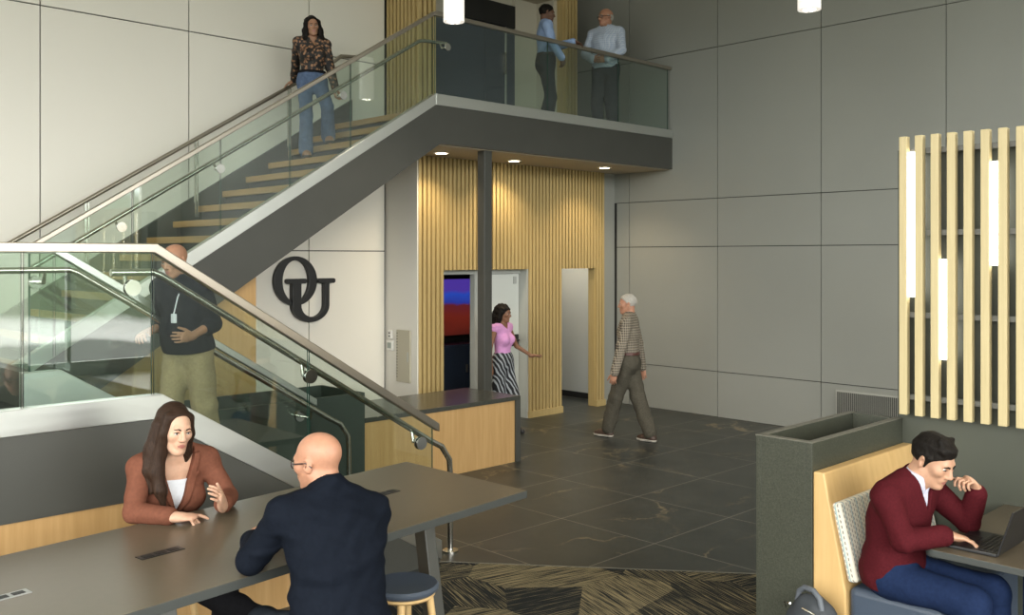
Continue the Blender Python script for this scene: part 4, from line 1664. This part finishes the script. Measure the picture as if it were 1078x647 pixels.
cloth('cloth_navy', (.0055, .0075, .0125))
cloth('cloth_navy_trim', (.022, .026, .036))
cloth('cloth_black', (.012, .012, .014))
cloth('cloth_blazer', (.145, .056, .035), .1)
cloth('cloth_white', (.62, .64, .68), .04)
cloth('cloth_burgundy', (.058, .0075, .0105), .15, 90)
cloth('cloth_burgundy_rib', (.075, .010, .014), .1, 120)
cloth('cloth_lavender', (.52, .52, .62), .05, 200)
cloth('cloth_blue_trouser', (.010, .019, .052), .12)
cloth('cloth_denim', (.085, .12, .20), .2, 25)
cloth('cloth_charcoal', (.024, .030, .038), .06)
cloth('cloth_khaki', (.26, .205, .115), .12)
cloth('cloth_olive', (.075, .068, .052), .15)
cloth('cloth_pink', (.62, .30, .56), .06)
cloth('cloth_shirt_blue', (.27, .37, .58), .1, 250)
plain('shoe_brown', (.055, .030, .020), .5)
plain('shoe_black', (.012, .012, .013), .45)
plain('sole_pale', (.45, .42, .36), .7)
plain('sole_dark', (.02, .02, .02), .7)
plain('belt_brown', (.075, .022, .016), .45)
plain('glasses_dark', (.03, .012, .012), .3)


def check_mat(name, base, dark, light, fx, fz, yaw, w1=.35, w2=.16):
    """woven check: crossing bands along the body's height and round it"""
    m, nt, b = new_mat(name)
    tc = N(nt, 'ShaderNodeTexCoord')
    mp = N(nt, 'ShaderNodeMapping')
    mp.inputs['Rotation'].default_value = (0, 0, -math.radians(yaw))
    L(nt, tc.outputs['Object'], mp.inputs['Vector'])
    sp = N(nt, 'ShaderNodeSeparateXYZ')
    L(nt, mp.outputs['Vector'], sp.inputs[0])
    ad = N(nt, 'ShaderNodeMath', operation='ADD')
    L(nt, sp.outputs['X'], ad.inputs[0])
    L(nt, sp.outputs['Y'], ad.inputs[1])

    def band(src, f, w, ph=0.):
        q = N(nt, 'ShaderNodeMath', operation='MULTIPLY_ADD')
        q.inputs[1].default_value = f
        q.inputs[2].default_value = ph + 50
        L(nt, src, q.inputs[0])
        fr = N(nt, 'ShaderNodeMath', operation='FRACT')
        L(nt, q.outputs[0], fr.inputs[0])
        lt = N(nt, 'ShaderNodeMath', operation='LESS_THAN')
        lt.inputs[1].default_value = w
        L(nt, fr.outputs[0], lt.inputs[0])
        return lt.outputs[0]
    col = None
    last = (*base, 1)
    for src, f, w, c, ph, fac in ((ad.outputs[0], fx, w1, dark, 0, .6), (sp.outputs['Z'], fz, w1, dark, 0, .6), (ad.outputs[0], fx, w2, light, .6, .7), (sp.outputs['Z'], fz, w2, light, .6, .7)):
        mx = N(nt, 'ShaderNodeMix', data_type='RGBA')
        mu = N(nt, 'ShaderNodeMath', operation='MULTIPLY')
        mu.inputs[1].default_value = fac
        L(nt, band(src, f, w, ph), mu.inputs[0])
        L(nt, mu.outputs[0], mx.inputs['Factor'])
        if col is None:
            mx.inputs[6].default_value = last
        else:
            L(nt, col, mx.inputs[6])
        mx.inputs[7].default_value = (*c, 1)
        col = mx.outputs[2]
    L(nt, col, b.inputs['Base Color'])
    b.inputs['Roughness'].default_value = .85
    MATS[name] = m


check_mat('cloth_plaid', (.17, .14, .10), (.03, .028, .027), (.42, .37, .29), 34, 34, 118)
check_mat('cloth_gingham', (.42, .48, .58), (.30, .37, .50), (.56, .60, .66), 34, 34, 20)


def floral_mat():
    m, nt, b = new_mat('cloth_floral')
    tc = N(nt, 'ShaderNodeTexCoord')
    vo = N(nt, 'ShaderNodeTexVoronoi', Scale=26.)
    L(nt, tc.outputs['Object'], vo.inputs['Vector'])
    nz = N(nt, 'ShaderNodeTexNoise', Scale=60., Detail=3.)
    L(nt, tc.outputs['Object'], nz.inputs['Vector'])
    ad = N(nt, 'ShaderNodeMath', operation='MULTIPLY_ADD')
    ad.inputs[1].default_value = 1.
    L(nt, nz.outputs['Fac'], ad.inputs[0])
    L(nt, vo.outputs['Distance'], ad.inputs[2])
    r = N(nt, 'ShaderNodeValToRGB')
    r.color_ramp.interpolation = 'CONSTANT'
    e = r.color_ramp.elements
    e[0].color = (.32, .17, .085, 1)
    e[1].position = .98
    e[1].color = (.010, .009, .009, 1)
    e.new(.74).color = (.20, .10, .055, 1)
    e.new(.87).color = (.055, .035, .022, 1)
    L(nt, ad.outputs[0], r.inputs['Fac'])
    L(nt, r.outputs['Color'], b.inputs['Base Color'])
    b.inputs['Roughness'].default_value = .7
    MATS['cloth_floral'] = m


floral_mat()


def zebra_mat():
    m, nt, b = new_mat('cloth_zebra')
    tc = N(nt, 'ShaderNodeTexCoord')
    mp = N(nt, 'ShaderNodeMapping')
    mp.inputs['Rotation'].default_value = (.5, .35, .4)
    L(nt, tc.outputs['Object'], mp.inputs['Vector'])
    wv = N(nt, 'ShaderNodeTexWave', Scale=7., Distortion=5., Detail=1.5)
    wv.inputs['Detail Scale'].default_value = .9
    L(nt, mp.outputs['Vector'], wv.inputs['Vector'])
    r = N(nt, 'ShaderNodeValToRGB')
    e = r.color_ramp.elements
    e[0].position = .62
    e[0].color = (.008, .009, .012, 1)
    e[1].position = .70
    e[1].color = (.30, .32, .34, 1)
    L(nt, wv.outputs['Fac'], r.inputs['Fac'])
    L(nt, r.outputs['Color'], b.inputs['Base Color'])
    b.inputs['Roughness'].default_value = .8
    MATS['cloth_zebra'] = m


zebra_mat()

# ---------------------------------------------------------------- bald man at the high table
p = Fig((2.10, 3.10, 0), 78, 1.0, h=.0045)
p.j.update(pel=V((2.10, 3.10, .74)), che=V((2.125, 3.17, 1.03)), nek=V((2.145, 3.255, 1.255)), hed=V((2.135, 3.325, 1.358)))
l = V((-math.sin(math.radians(76)), math.cos(math.radians(76)), 0))
p.j.update(shL=V((2.14, 3.22, 1.185)) + l * .195, shR=V((2.145, 3.235, 1.14)) - l * .180,
           hpL=V((2.10, 3.12, .70)) + p.lf * .09, hpR=V((2.10, 3.12, .70)) - p.lf * .09)
p.wide = 1.16
p.belly = 1.0
p.head(112, 8)
p.arm('L', (2.035, 3.66, .985), (0, 0, -1), (.35, .85, .1), (.6, -.2, -.6), (25, 30, 20), el=(1.885, 3.42, .985))
p.arm('R', (2.26, 3.66, .975), (0, 0, -1), (-.55, .8, .05), (0, .1, -1), (20, 25, 20), el=(2.385, 3.42, .985))
p.leg('L', (2.02, 3.33, .30), (0, 1, 0), (.2, 1, -.2), knee=(2.0, 3.52, .66))
p.leg('R', (2.24, 3.30, .30), (0, 1, 0), (.25, 1, -.2), knee=(2.26, 3.51, .66))
p.body('bald man in a navy shirt seen from behind on a stool at the long table', 'skin_pink')
p.top('shirt', 'cloth_navy', .020, .018, .93, .009, .068, -.14, seed=4, flare=.035)
p.collar('cloth_navy_trim', .066, .042, .02)
p.trousers('cloth_charcoal')
p.shoes('shoe_black')
p.glasses('glasses_dark', 1.2)
p.brows('hair_stubble')

# ---------------------------------------------------------------- woman in the brown blazer
p = Fig((2.13, 4.72, 0), 262, 1.0, True, h=.004)
p.j.update(pel=V((2.13, 4.73, .72)), che=V((2.12, 4.66, 1.00)), nek=V((2.105, 4.59, 1.215)), hed=V((2.085, 4.535, 1.335)))
l = V((.99, -.14, 0)).normalized()
p.j.update(shL=V((2.115, 4.61, 1.145)) + l * .165, shR=V((2.115, 4.61, 1.145)) - l * .165,
           hpL=V((2.13, 4.71, .70)) + p.lf * .085, hpR=V((2.13, 4.71, .70)) - p.lf * .085)
p.head(270, 6, -4)
p.hs = .98
p.arm('R', (2.00, 4.325, .957), (0, 0, -1), (.86, -.5, -.04), (.1, .1, -1), ((12, 12, 8), (50, 60, 30), (60, 70, 35), (62, 70, 35)), el=(1.875, 4.53, .965))
p.arm('L', (2.205, 4.275, .985), (0, 0, -1), (-.35, -.50, .62), (-.75, .6, .05), ((30, 25, 15), (28, 25, 15), (24, 25, 15), (20, 25, 15)), el=(2.335, 4.47, .97))
p.leg('L', (2.24, 4.33, .22), (0, -1, 0), (0.1, -1, -.2), knee=(2.22, 4.27, .66))
p.leg('R', (2.30, 3.97, .45), (0, -1, 0), (.5, -.7, -.5), knee=(2.03, 4.24, .66))
p.body('woman with long brown hair in a rust brown blazer at the long table', 'skin_pale')
bl = p.top('blouse', 'cloth_white', .004, .0, -1, .001, .01, 0., seed=2)
# square neckline: trim the blouse's upper edge


def trim(o, pt, n):
    bm = bmesh.new()
    bm.from_mesh(o.data)
    M = wmat(o).inverted()
    r = bmesh.ops.bisect_plane(bm, geom=bm.verts[:] + bm.edges[:] + bm.faces[:], plane_co=M @ V(pt), plane_no=V(n), clear_outer=True)
    bm.to_mesh(o.data)
    bm.free()


trim(bl, p.j['nek'] + V((0, 0, -.125)), (0, -.15, 1))
bz = p.top('blazer', 'cloth_blazer', .018, .016, .80, .0055, .070, -.16, (.30, .085), seed=9, flare=.02)
ax = p.axes(p.j['shR'], p.j['shL'], p.j['nek'] - p.j['che'])
nk_ = p.j['nek'] + ax[0] * .012
for q in (1, -1):
    G = p.field(keys=['nek', 'che', 'shL', 'shR'], h=.004)
    p.torso(G, .027)
    f_, l_, u_ = G.local(nk_, *ax)
    w_ = np.abs(l_) - .085 / .30 * (u_ + .30)
    wide = .052 * np.clip((u_ + .30) / .24, 0, 1) * np.where(u_ > -.075, .55, 1.)
    G.clip(np.maximum.reduce([w_ - wide, -w_ - .003, -f_ + np.zeros_like(w_), u_ - .012 + np.zeros_like(w_), -(u_ + .29) + np.zeros_like(w_), -q * l_ + np.zeros_like(w_)]).astype(np.float32))
    p.part('lapel', G, 'cloth_blazer')
p.trousers('cloth_black', (.098, .072, .068, .060), upto=.95)
p.shoes('shoe_black')
p.brows('hair_brown', .0036)


def long_hair(F):
    H = p.H
    k = p.hs
    F.chain([H(-.05, 0, .05), H(-.085, 0, -.06), H(-.11, .0, -.17), H(-.11, 0, -.30)], [.085 * k, .085 * k, .075 * k, .05 * k], .03, flat=(p.hax[0], 1.5))
    # lock down the front of her right shoulder
    F.chain([H(.032, -.052, .065), H(.030, -.069, -.01), H(.018, -.074, -.12), H(.03, -.086, -.20), H(.065, -.070, -.29), H(.08, -.055, -.36)], [.030, .026, .032, .036, .030, .014], .02, flat=(p.hax[0], 1.3))
    F.chain([H(-.03, -.075, .02), H(-.035, -.092, -.10), H(-.02, -.105, -.20), H(.02, -.10, -.30)], [.035, .04, .038, .018], .02)
    # and behind the other
    F.chain([H(.030, .052, .062), H(.022, .069, -.02), H(.0, .074, -.12), H(-.02, .075, -.20), H(-.03, .07, -.27)], [.028, .024, .026, .028, .015], .02, flat=(p.hax[0], 1.3))


p.hair('hair_brown', long_hair, .0012, r=(.102, .079, .091), line=((.068, .094), (-.06, -.12)))

# ---------------------------------------------------------------- student
p = Fig((4.81, 2.12, 0), 264, 1.0, h=.0045)
p.j.update(pel=V((4.82, 2.10, .60)), che=V((4.81, 2.065, .86)), nek=V((4.815, 1.985, 1.075)), hed=V((4.84, 1.905, 1.172)))
l = V((.985, -.17, 0)).normalized()
p.j.update(shL=V((4.81, 2.02, 1.005)) + l * .185, shR=V((4.81, 2.02, 1.005)) - l * .185,
           hpL=V((4.82, 2.07, .56)) + p.lf * .09, hpR=V((4.82, 2.07, .56)) - p.lf * .09)
p.head(260, 24, 0)
p.hs = 1.06
p.lid = .010
p.wide = 1.05
p.arm('R', (4.745, 1.80, .835), (0, 0, -1), (.55, -.8, -.12), (-.05, -.2, -1), (14, 22, 16), el=(4.575, 1.945, .815))
p.arm('L', (5.045, 1.765, 1.012), (0, 0, -1), (-.50, .30, .66), (-.75, .35, -.5), ((40, 55, 30), (55, 70, 35), (62, 75, 35), (65, 75, 35)), el=(5.10, 1.83, .822))
p.leg('R', (4.72, 1.66, .085), (0, -1, 0), (0, -1, 0), knee=(4.72, 1.67, .545))
p.leg('L', (4.93, 1.62, .085), (0, -1, 0), (0.1, -1, 0), knee=(4.93, 1.65, .55))
p.body('young man in a burgundy sweater looking at his laptop in the booth', 'skin_fair')
p.top('shirt', 'cloth_lavender', .006, .0, -1, .001, .066, -.0, seed=2)
p.top('sweater', 'cloth_burgundy', .022, .019, .90, .0055, .070, -.09, (.125, .055), seed=12, flare=.02)
p.collar('cloth_lavender', .066, .052, .03, drop=.02)
p.trousers('cloth_blue_trouser', (.100, .080, .078, .070), waist=.12, upto=.95)
p.shoes('shoe_black')
p.brows('hair_black', .005)


def quiff(F):
    F.ell(p.H(-.008, 0, .078), (.094, .074, .050), p.hax, .025)
    F.ell(p.H(.045, -.012, .090), (.034, .055, .026), p.hax, .025)
    for i in range(7):
        y = -.048 + i * .016
        F.cone(p.H(.02, y, .122), p.H(.070 - abs(y + .01) * .35, y - .006, .086 - .006 * (i % 2)), .012, .008, .012)
    for q in (1, -1):
        F.cone(p.H(.014, q * .070, .03), p.H(.008, q * .073, -.016), .013, .006, .01)


p.hair('hair_black', quiff, .003, r=(.105, .0805, .091), line=((.074, .060), (-.088, -.080)))
wt = MB()
D = (p.j['elL'] - p.j['wrL']).normalized()
ring = []
a1 = D.cross(V((0, 0, 1))).normalized()
a2 = D.cross(a1)
for i in range(17):
    t = 2 * PI * i / 16
    ring.append(p.j['wrL'] + D * .012 + (a1 * math.cos(t) + a2 * math.sin(t)) * .033)
MB().tube(ring, .006, 8).build('wristband', 'shoe_black', p.o, smooth=True)

# ---------------------------------------------------------------- woman on the upper flight
def tread_z(x):
    return 1.18 + (math.floor((x - 2.45) / run) + 1) * rise


p = Fig((5.66, 8.95, 0), 246, .905, True, h=.006)
za = tread_z(5.60)
zb_ = tread_z(5.86)
p.base = V((5.68, 8.95, za))
for k_, q in dict(pel=(0, 0, .97), che=(.01, 0, 1.27), nek=(-.01, 0, 1.49), hed=(.02, 0, 1.625), shL=(-.01, .165, 1.425), shR=(-.01, -.165, 1.425), hpL=(0, .088, .93), hpR=(0, -.088, .93)).items():
    p.j[k_] = p.P(*q)
p.head(248, 4, 4)
p.arm('R', (5.735, 9.41, 4.205), (-.2, .1, -.6), (-.75, .45, -.35), (.1, .2, -1), (15, 20, 12))
p.arm('L', p.P(.10, .27, .86), (-.6, .5, 0), (.1, 0, -1), (0.1, -1, 0), (25, 30, 25))
p.leg('R', V((5.58, 8.92, za + .085)), p.fw, p.fw)
p.leg('L', V((5.83, 8.86, zb_ + .085)), p.fw, p.fw)
p.body('woman in a dark floral blouse and jeans coming down the upper stairs', 'skin_tan')
p.top('blouse', 'cloth_floral', .016, .02, .92, .006, .062, .05, (.10, .05), seed=21)
p.trousers('cloth_denim', (.095, .075, .075, .088), upto=.97, waist=.10)
p.belt('cloth_black', .10, .022)
p.shoes('skin_tan', 'sole_dark')
p.brows('hair_black', .004)


def wavy(F):
    H = p.H
    F.chain([H(-.05, 0, .04), H(-.085, 0, -.08), H(-.10, 0, -.20), H(-.09, 0, -.34)], [.085, .09, .085, .05], .03, flat=(p.hax[0], 1.3))
    for q, ln in ((1, -.26), (-1, -.36)):
        F.chain([H(.01, q * .066, .05), H(.005, q * .085, -.05), H(.012, q * .098, -.16), H(.035, q * .095, ln)], [.03, .034, .040, .018], .02)


p.hair('hair_black', wavy, .006, r=(.108, .087, .094), line=((.070, .088), (-.06, -.12)), h=.006)

# ---------------------------------------------------------------- two men on the balcony
p = Fig((8.80, 8.36, SF), -38, .955, h=.006)
p.head(-35, 6)
p.arm('L', (9.04, 8.10, 4.965), (0, .2, -1), (.75, -.5, -.35), (-.1, -.35, -1), (20, 30, 20))
p.arm('R', p.P(.18, -.24, .98), (-1, -.3, 0), (.4, .2, -.8), (.2, 1, 0), (25, 30, 25))
p.leg('L', p.P(.02, .10, .085), p.fw, p.fw)
p.leg('R', p.P(-.06, -.10, .085), p.fw, p.fw)
p.body('dark haired man in a blue shirt resting his hand on the balcony rail', 'skin_deep')
p.top('shirt', 'cloth_shirt_blue', .016, .018, .96, .006, .066, .06, seed=31)
p.collar('cloth_shirt_blue', .064, .04, .02)
p.trousers('cloth_charcoal', (.098, .078, .076, .072))
p.belt('shoe_black')
p.shoes('shoe_black')
p.brows('hair_black')
p.hair('hair_black', None, .003, r=(.104, .082, .091), line=((.076, .060), (-.092, -.080)), h=.005)

p = Fig((9.95, 8.32, SF), 200, 1.04, h=.006)
p.head(168, 2)
p.arm('R', p.P(.22, -.10, 1.04), (-.2, -.9, -.5), (.3, .9, 0), (-1, .1, 0), (25, 35, 25))
p.arm('L', p.P(.24, .10, 1.03), (-.2, .9, -.5), (.2, -.9, 0), (-1, .1, 0), (25, 35, 25))
for k_ in ('wrR', 'wrL'):
    pass
p.j['elR'] = ik(p.j['shR'], p.j['wrR'], .295, .265, p.fw * -.2 - p.lf * .8 - p.up * .6)
p.j['elL'] = ik(p.j['shL'], p.j['wrL'], .295, .265, p.fw * -.2 + p.lf * .8 - p.up * .6)
p.hand_cfg['R'] = ((p.fw * .3 + p.lf * .9).normalized(), -p.fw, (25, 35, 25), 1., .1)
p.hand_cfg['L'] = ((p.fw * .3 - p.lf * .9).normalized(), -p.fw, (25, 35, 25), 1., .1)
p.wide = 1.12
p.belly = 1.0
p.leg('L', p.P(.0, .11, .085), p.fw, p.fw)
p.leg('R', p.P(-.02, -.11, .085), p.fw, p.fw)
p.body('balding man with glasses in a pale checked shirt behind the balcony glass', 'skin_pink')
p.top('shirt', 'cloth_gingham', .018, .02, .96, .006, .068, -.01, seed=41)
p.collar('cloth_gingham', .066, .04, .022)
p.trousers('cloth_charcoal', (.102, .082, .080, .076), g=.018)
p.shoes('shoe_black')
p.glasses('glasses_dark', 1.3)
p.brows('hair_white')
p.hair('hair_white', None, .002, r=(.103, .081, .070), c=(-.018, 0, .005), line=((.02, .02), (-.092, -.085)), h=.005)

# ---------------------------------------------------------------- man walking past the grey wall
p = Fig((8.915, 7.10, 0), 118, 1.0, h=.005)
p.j.update(pel=p.P(0, 0, .945), hpL=p.P(0, .088, .915), hpR=p.P(0, -.088, .915))
p.head(132, 3)
p.arm('L', p.P(.12, .27, .82), -p.fw, p.fw * .2 - p.up, -p.lf, (25, 30, 25))
p.arm('R', p.P(-.12, -.27, .83), -p.fw, -p.fw * .15 - p.up, p.lf, (25, 30, 25))
p.leg('L', (8.86, 7.38, .085), p.fw, V((-.1, 1, 0)))
p.leg('R', (8.98, 6.82, .085), p.fw, V((.0, 1, 0)))
p.body('white haired man in a plaid shirt walking past the grey wall', 'skin_pink')
p.wide = 1.05
p.top('shirt', 'cloth_plaid', .020, .022, .95, .006, .066, .085, seed=51)
p.collar('cloth_plaid', .064, .04, .022)
p.trousers('cloth_olive', (.108, .092, .09, .082), wr=.007)
p.belt('belt_brown', .098, .028)
p.shoes('shoe_brown', 'sole_pale', .03)
p.brows('hair_white')
p.hair('hair_white', None, .003, r=(.105, .083, .091), line=((.070, .072), (-.090, -.080)), h=.005)
wv = MB()
ring = []
D = (p.j['elL'] - p.j['wrL']).normalized()
a1 = D.cross(V((1, 0, 0))).normalized()
a2 = D.cross(a1)
for i in range(17):
    t = 2 * PI * i / 16
    ring.append(p.j['wrL'] + D * .01 + (a1 * math.cos(t) + a2 * math.sin(t)) * .034)
MB().tube(ring, .007, 8).build('wristwatch', 'shoe_black', p.o, smooth=True)

# ---------------------------------------------------------------- woman in pink at the doorway
p = Fig((8.16, 8.50, 0), -78, .915, True, h=.006)
p.head(-66, 6)
p.arm('R', p.P(-.02, -.25, .90), (-1, -.3, 0), (0, 0, -1), (0, 1, 0), (20, 30, 20))
p.arm('L', (8.60, 8.42, .93), (-.1, .3, -1), (.85, -.35, .05), (-.2, -.3, -.9), ((8, 10, 6), (14, 14, 8), (18, 16, 10), (20, 18, 10)))
p.leg('L', p.P(.10, .08, .085), p.fw, p.fw)
p.leg('R', p.P(-.14, -.08, .09), p.fw, p.fw)
p.body('young woman in a pink top and striped trousers stepping out of the doorway', 'skin_brown')
p.top('blouse', 'cloth_pink', .010, .016, -1, .003, .085, .10, (.09, .09), seed=61)
for q in 'LR':
    G = p.field(keys=['shL', 'shR', 'nek'], h=.005)
    s_ = p.j['sh' + q]
    G.ell(s_ + V((0, 0, .015)), (.060, .060, .050), None, .01)
    G.wrinkle(.006, 60, 3)
    p.part('sleeve', G, 'cloth_pink')
p.trousers('cloth_zebra', (.098, .088, .088, .10), wr=.005, waist=.14, upto=.98)
p.shoes('shoe_black')
p.brows('hair_black')


def bob(F):
    H = p.H
    F.chain([H(-.05, 0, .03), H(-.09, 0, -.06), H(-.095, 0, -.16), H(-.08, 0, -.25)], [.085, .075, .07, .045], .03)
    F.chain([H(.0, .07, .05), H(-.02, .088, -.05), H(-.01, .09, -.14), H(0, .08, -.24)], [.03, .034, .036, .02], .02)
    F.chain([H(.0, -.07, .05), H(-.02, -.088, -.05), H(-.03, -.09, -.14)], [.03, .034, .03], .02)


p.hair('hair_black', bob, .006, r=(.110, .088, .096), line=((.085, .066), (-.06, -.10)), h=.006)

# ---------------------------------------------------------------- man climbing the lower flight
p = Fig((3.13, 6.58, .60), 205, .99, h=.006)
p.j.update(che=p.P(.05, 0, 1.26), nek=p.P(.10, 0, 1.46), hed=p.P(.155, 0, 1.585), shL=p.P(.09, .19, 1.39), shR=p.P(.09, -.19, 1.39))
p.head(205, 14)
p.arm('R', p.P(.26, -.18, 1.06), (-.2, -.9, -.5), (.9, .2, .1), (0, .5, -1), (25, 35, 25))
p.j['elR'] = ik(p.j['shR'], p.j['wrR'], .28, .25, -p.fw * .5 - p.up)
p.hand_cfg['R'] = ((p.fw * .9 + p.lf * .4).normalized(), V((0, 0, -1)) + p.lf * .4, (25, 35, 25), 1., .1)
p.arm('L', p.P(.22, .20, 1.05), -p.fw - p.up, p.fw, -p.lf, (30, 35, 25))
p.wide = 1.15
p.belly = 1.0
p.leg('R', p.P(.02, -.10, .085), p.fw, p.fw)
p.leg('L', p.P(-.16, .10, .085), p.fw, p.fw)
p.body('bald man in a dark polo and khaki trousers on the lower stairs behind glass', 'skin_tan')
p.top('shirt', 'cloth_navy', .02, .022, .25, .006, .066, -.03, seed=71, flare=.03)
p.collar('cloth_navy_trim', .064, .04, .022)
p.trousers('cloth_khaki', (.106, .09, .09, .086), wr=.006)
p.shoes('shoe_brown')
p.brows('hair_black')
ax = p.axes(p.j['shR'], p.j['shL'], p.j['nek'] - p.j['che'])
c_ = p.j['che']
bd = c_ + ax[0] * .178 + ax[1] * .05 - ax[2] * .01
MB().tube([p.j['nek'] + ax[1] * .07 + ax[2] * .02, c_ + ax[0] * .140 + ax[1] * .075 + ax[2] * .10, bd], .005, 8).box(bd.x - .012, bd.x + .012, bd.y - .022, bd.y + .022, bd.z - .065, bd.z).build('lanyard', 'cloth_white', p.o, bevel=.003)

# ---------------------------------------------------------------- backpack by the stone planter
bp_ = thing('backpack', 'grey backpack with a top handle on the carpet against the stone planter', 'bag', (4.46, 2.42, 0))
F = Field((4.15, 2.05, -.03), (4.72, 2.80, .62), .005)
A3 = (V((.96, -.28, 0)), V((.28, .96, 0)), V((0, 0, 1)))
cB = V((4.475, 2.40, 0))


def B(x, y, z):
    return cB + A3[0] * x + A3[1] * y + A3[2] * z


F.ell(B(.05, 0, .20), (.13, .165, .26), A3, .03)
F.cone(B(.05, -.09, .08), B(.05, .09, .08), .09, .09, .05)
F.ell(B(-.05, 0, .15), (.09, .135, .17), A3, .03)
F.wrinkle(.006, 30, 3)
F.keep((0, 0, .008), (0, 0, -1))
me = F.surf('body')
link('body', me, 'pack_grey', bp_)
G = Field((4.15, 2.05, -.03), (4.72, 2.80, .62), .005)
G.ell(B(-.095, 0, .14), (.055, .115, .12), A3, .03)
G.wrinkle(.004, 40, 8)
G.keep((0, 0, .012), (0, 0, -1))
link('front_pocket', G.surf('front_pocket'), 'pack_light', bp_)
hp = [B(.02, -.085, .40), B(.02, -.07, .455), B(.02, -.03, .485), B(.02, .03, .485), B(.02, .07, .455), B(.02, .085, .40)]
MB().tube(hp, .014, 10).build('handle', 'pack_light', bp_, smooth=True)
for q in (-1, 1):
    MB().tube([B(-.02, q * .13, .36), B(-.055, q * .10, .40), B(-.075, q * .04, .415)], .005, 8).build('zipper', 'chrome', bp_, smooth=True)
MB().box(4.37, 4.385, 2.42, 2.45, .285, .30).build('tag', 'red_tab', bp_)

# ================================================================= LIGHT, SKY, CAMERA
w = bpy.data.worlds.new('World')
bpy.context.scene.world = w
w.use_nodes = True
nt = w.node_tree
bg = nt.nodes['Background']
tc = N(nt, 'ShaderNodeTexCoord')
sp = N(nt, 'ShaderNodeSeparateXYZ')
L(nt, tc.outputs['Generated'], sp.inputs[0])
nz = N(nt, 'ShaderNodeTexNoise', Scale=6., Detail=3.)
L(nt, tc.outputs['Generated'], nz.inputs['Vector'])
ma = N(nt, 'ShaderNodeMath', operation='MULTIPLY_ADD')
ma.inputs[1].default_value = -.08
L(nt, nz.outputs['Fac'], ma.inputs[0])
L(nt, sp.outputs['Z'], ma.inputs[2])
r = N(nt, 'ShaderNodeValToRGB')
e = r.color_ramp.elements
mr = N(nt, 'ShaderNodeMapRange')
mr.inputs['From Min'].default_value = -.5
mr.inputs['From Max'].default_value = .5
L(nt, ma.outputs[0], mr.inputs['Value'])
L(nt, mr.outputs['Result'], r.inputs['Fac'])
e[0].position = 0.
e[0].color = (.20, .20, .17, 1)
e[1].position = 1.
e[1].color = (.97, .97, .92, 1)
for p, c in ((.27, (.10, .10, .09)), (.28, (.42, .41, .38)), (.325, (.46, .45, .42)), (.33, (.12, .12, .115)), (.375, (.13, .13, .12)), (.38, (.50, .49, .46)), (.40, (.40, .40, .37)), (.405, (.075, .088, .055)), (.50, (.05, .065, .04)), (.515, (.78, .84, .84)), (.62, (1.0, .985, .945))):
    e.new(p).color = (*c, 1)
L(nt, r.outputs['Color'], bg.inputs['Color'])
bg.inputs['Strength'].default_value = 6.0

for (loc, rot, sx, sy) in (((-5.72, -1., 3.4), (0, -PI / 2, 0), 6.3, 14.), ((2., -7.72, 3.4), (PI / 2, 0, 0), 16., 6.3)):
    a = bpy.data.lights.new('daylight_portal', 'AREA')
    a.shape = 'RECTANGLE'
    a.size, a.size_y = sx, sy
    a.cycles.is_portal = True
    o = bpy.data.objects.new('daylight_portal', a)
    C.objects.link(o)
    o.location = loc
    o.rotation_euler = rot

cam = bpy.data.cameras.new('camera')
co_ = bpy.data.objects.new('camera', cam)
C.objects.link(co_)
co_.location = (0, 0, 2.2)
co_.rotation_euler = (PI / 2, 0, math.radians(45.6) - PI / 2)
cam.sensor_width = 36
cam.sensor_fit = 'HORIZONTAL'
cam.lens = 990 / 1078 * 36
cam.shift_y = -(323.5 - 270) / 1078
cam.clip_start = .05
S = bpy.context.scene
S.camera = co_
S.view_settings.view_transform = 'Standard'
S.view_settings.look = 'None'
S.view_settings.gamma = 1
S.view_settings.use_curve_mapping = False
S.view_settings.exposure = 0.98
S.cycles.use_denoising = True
S.cycles.max_bounces = 10
S.cycles.diffuse_bounces = 5
S.cycles.glossy_bounces = 4
S.cycles.transparent_max_bounces = 24
S.cycles.sample_clamp_indirect = 8
S.cycles.caustics_reflective = False
S.cycles.caustics_refractive = False
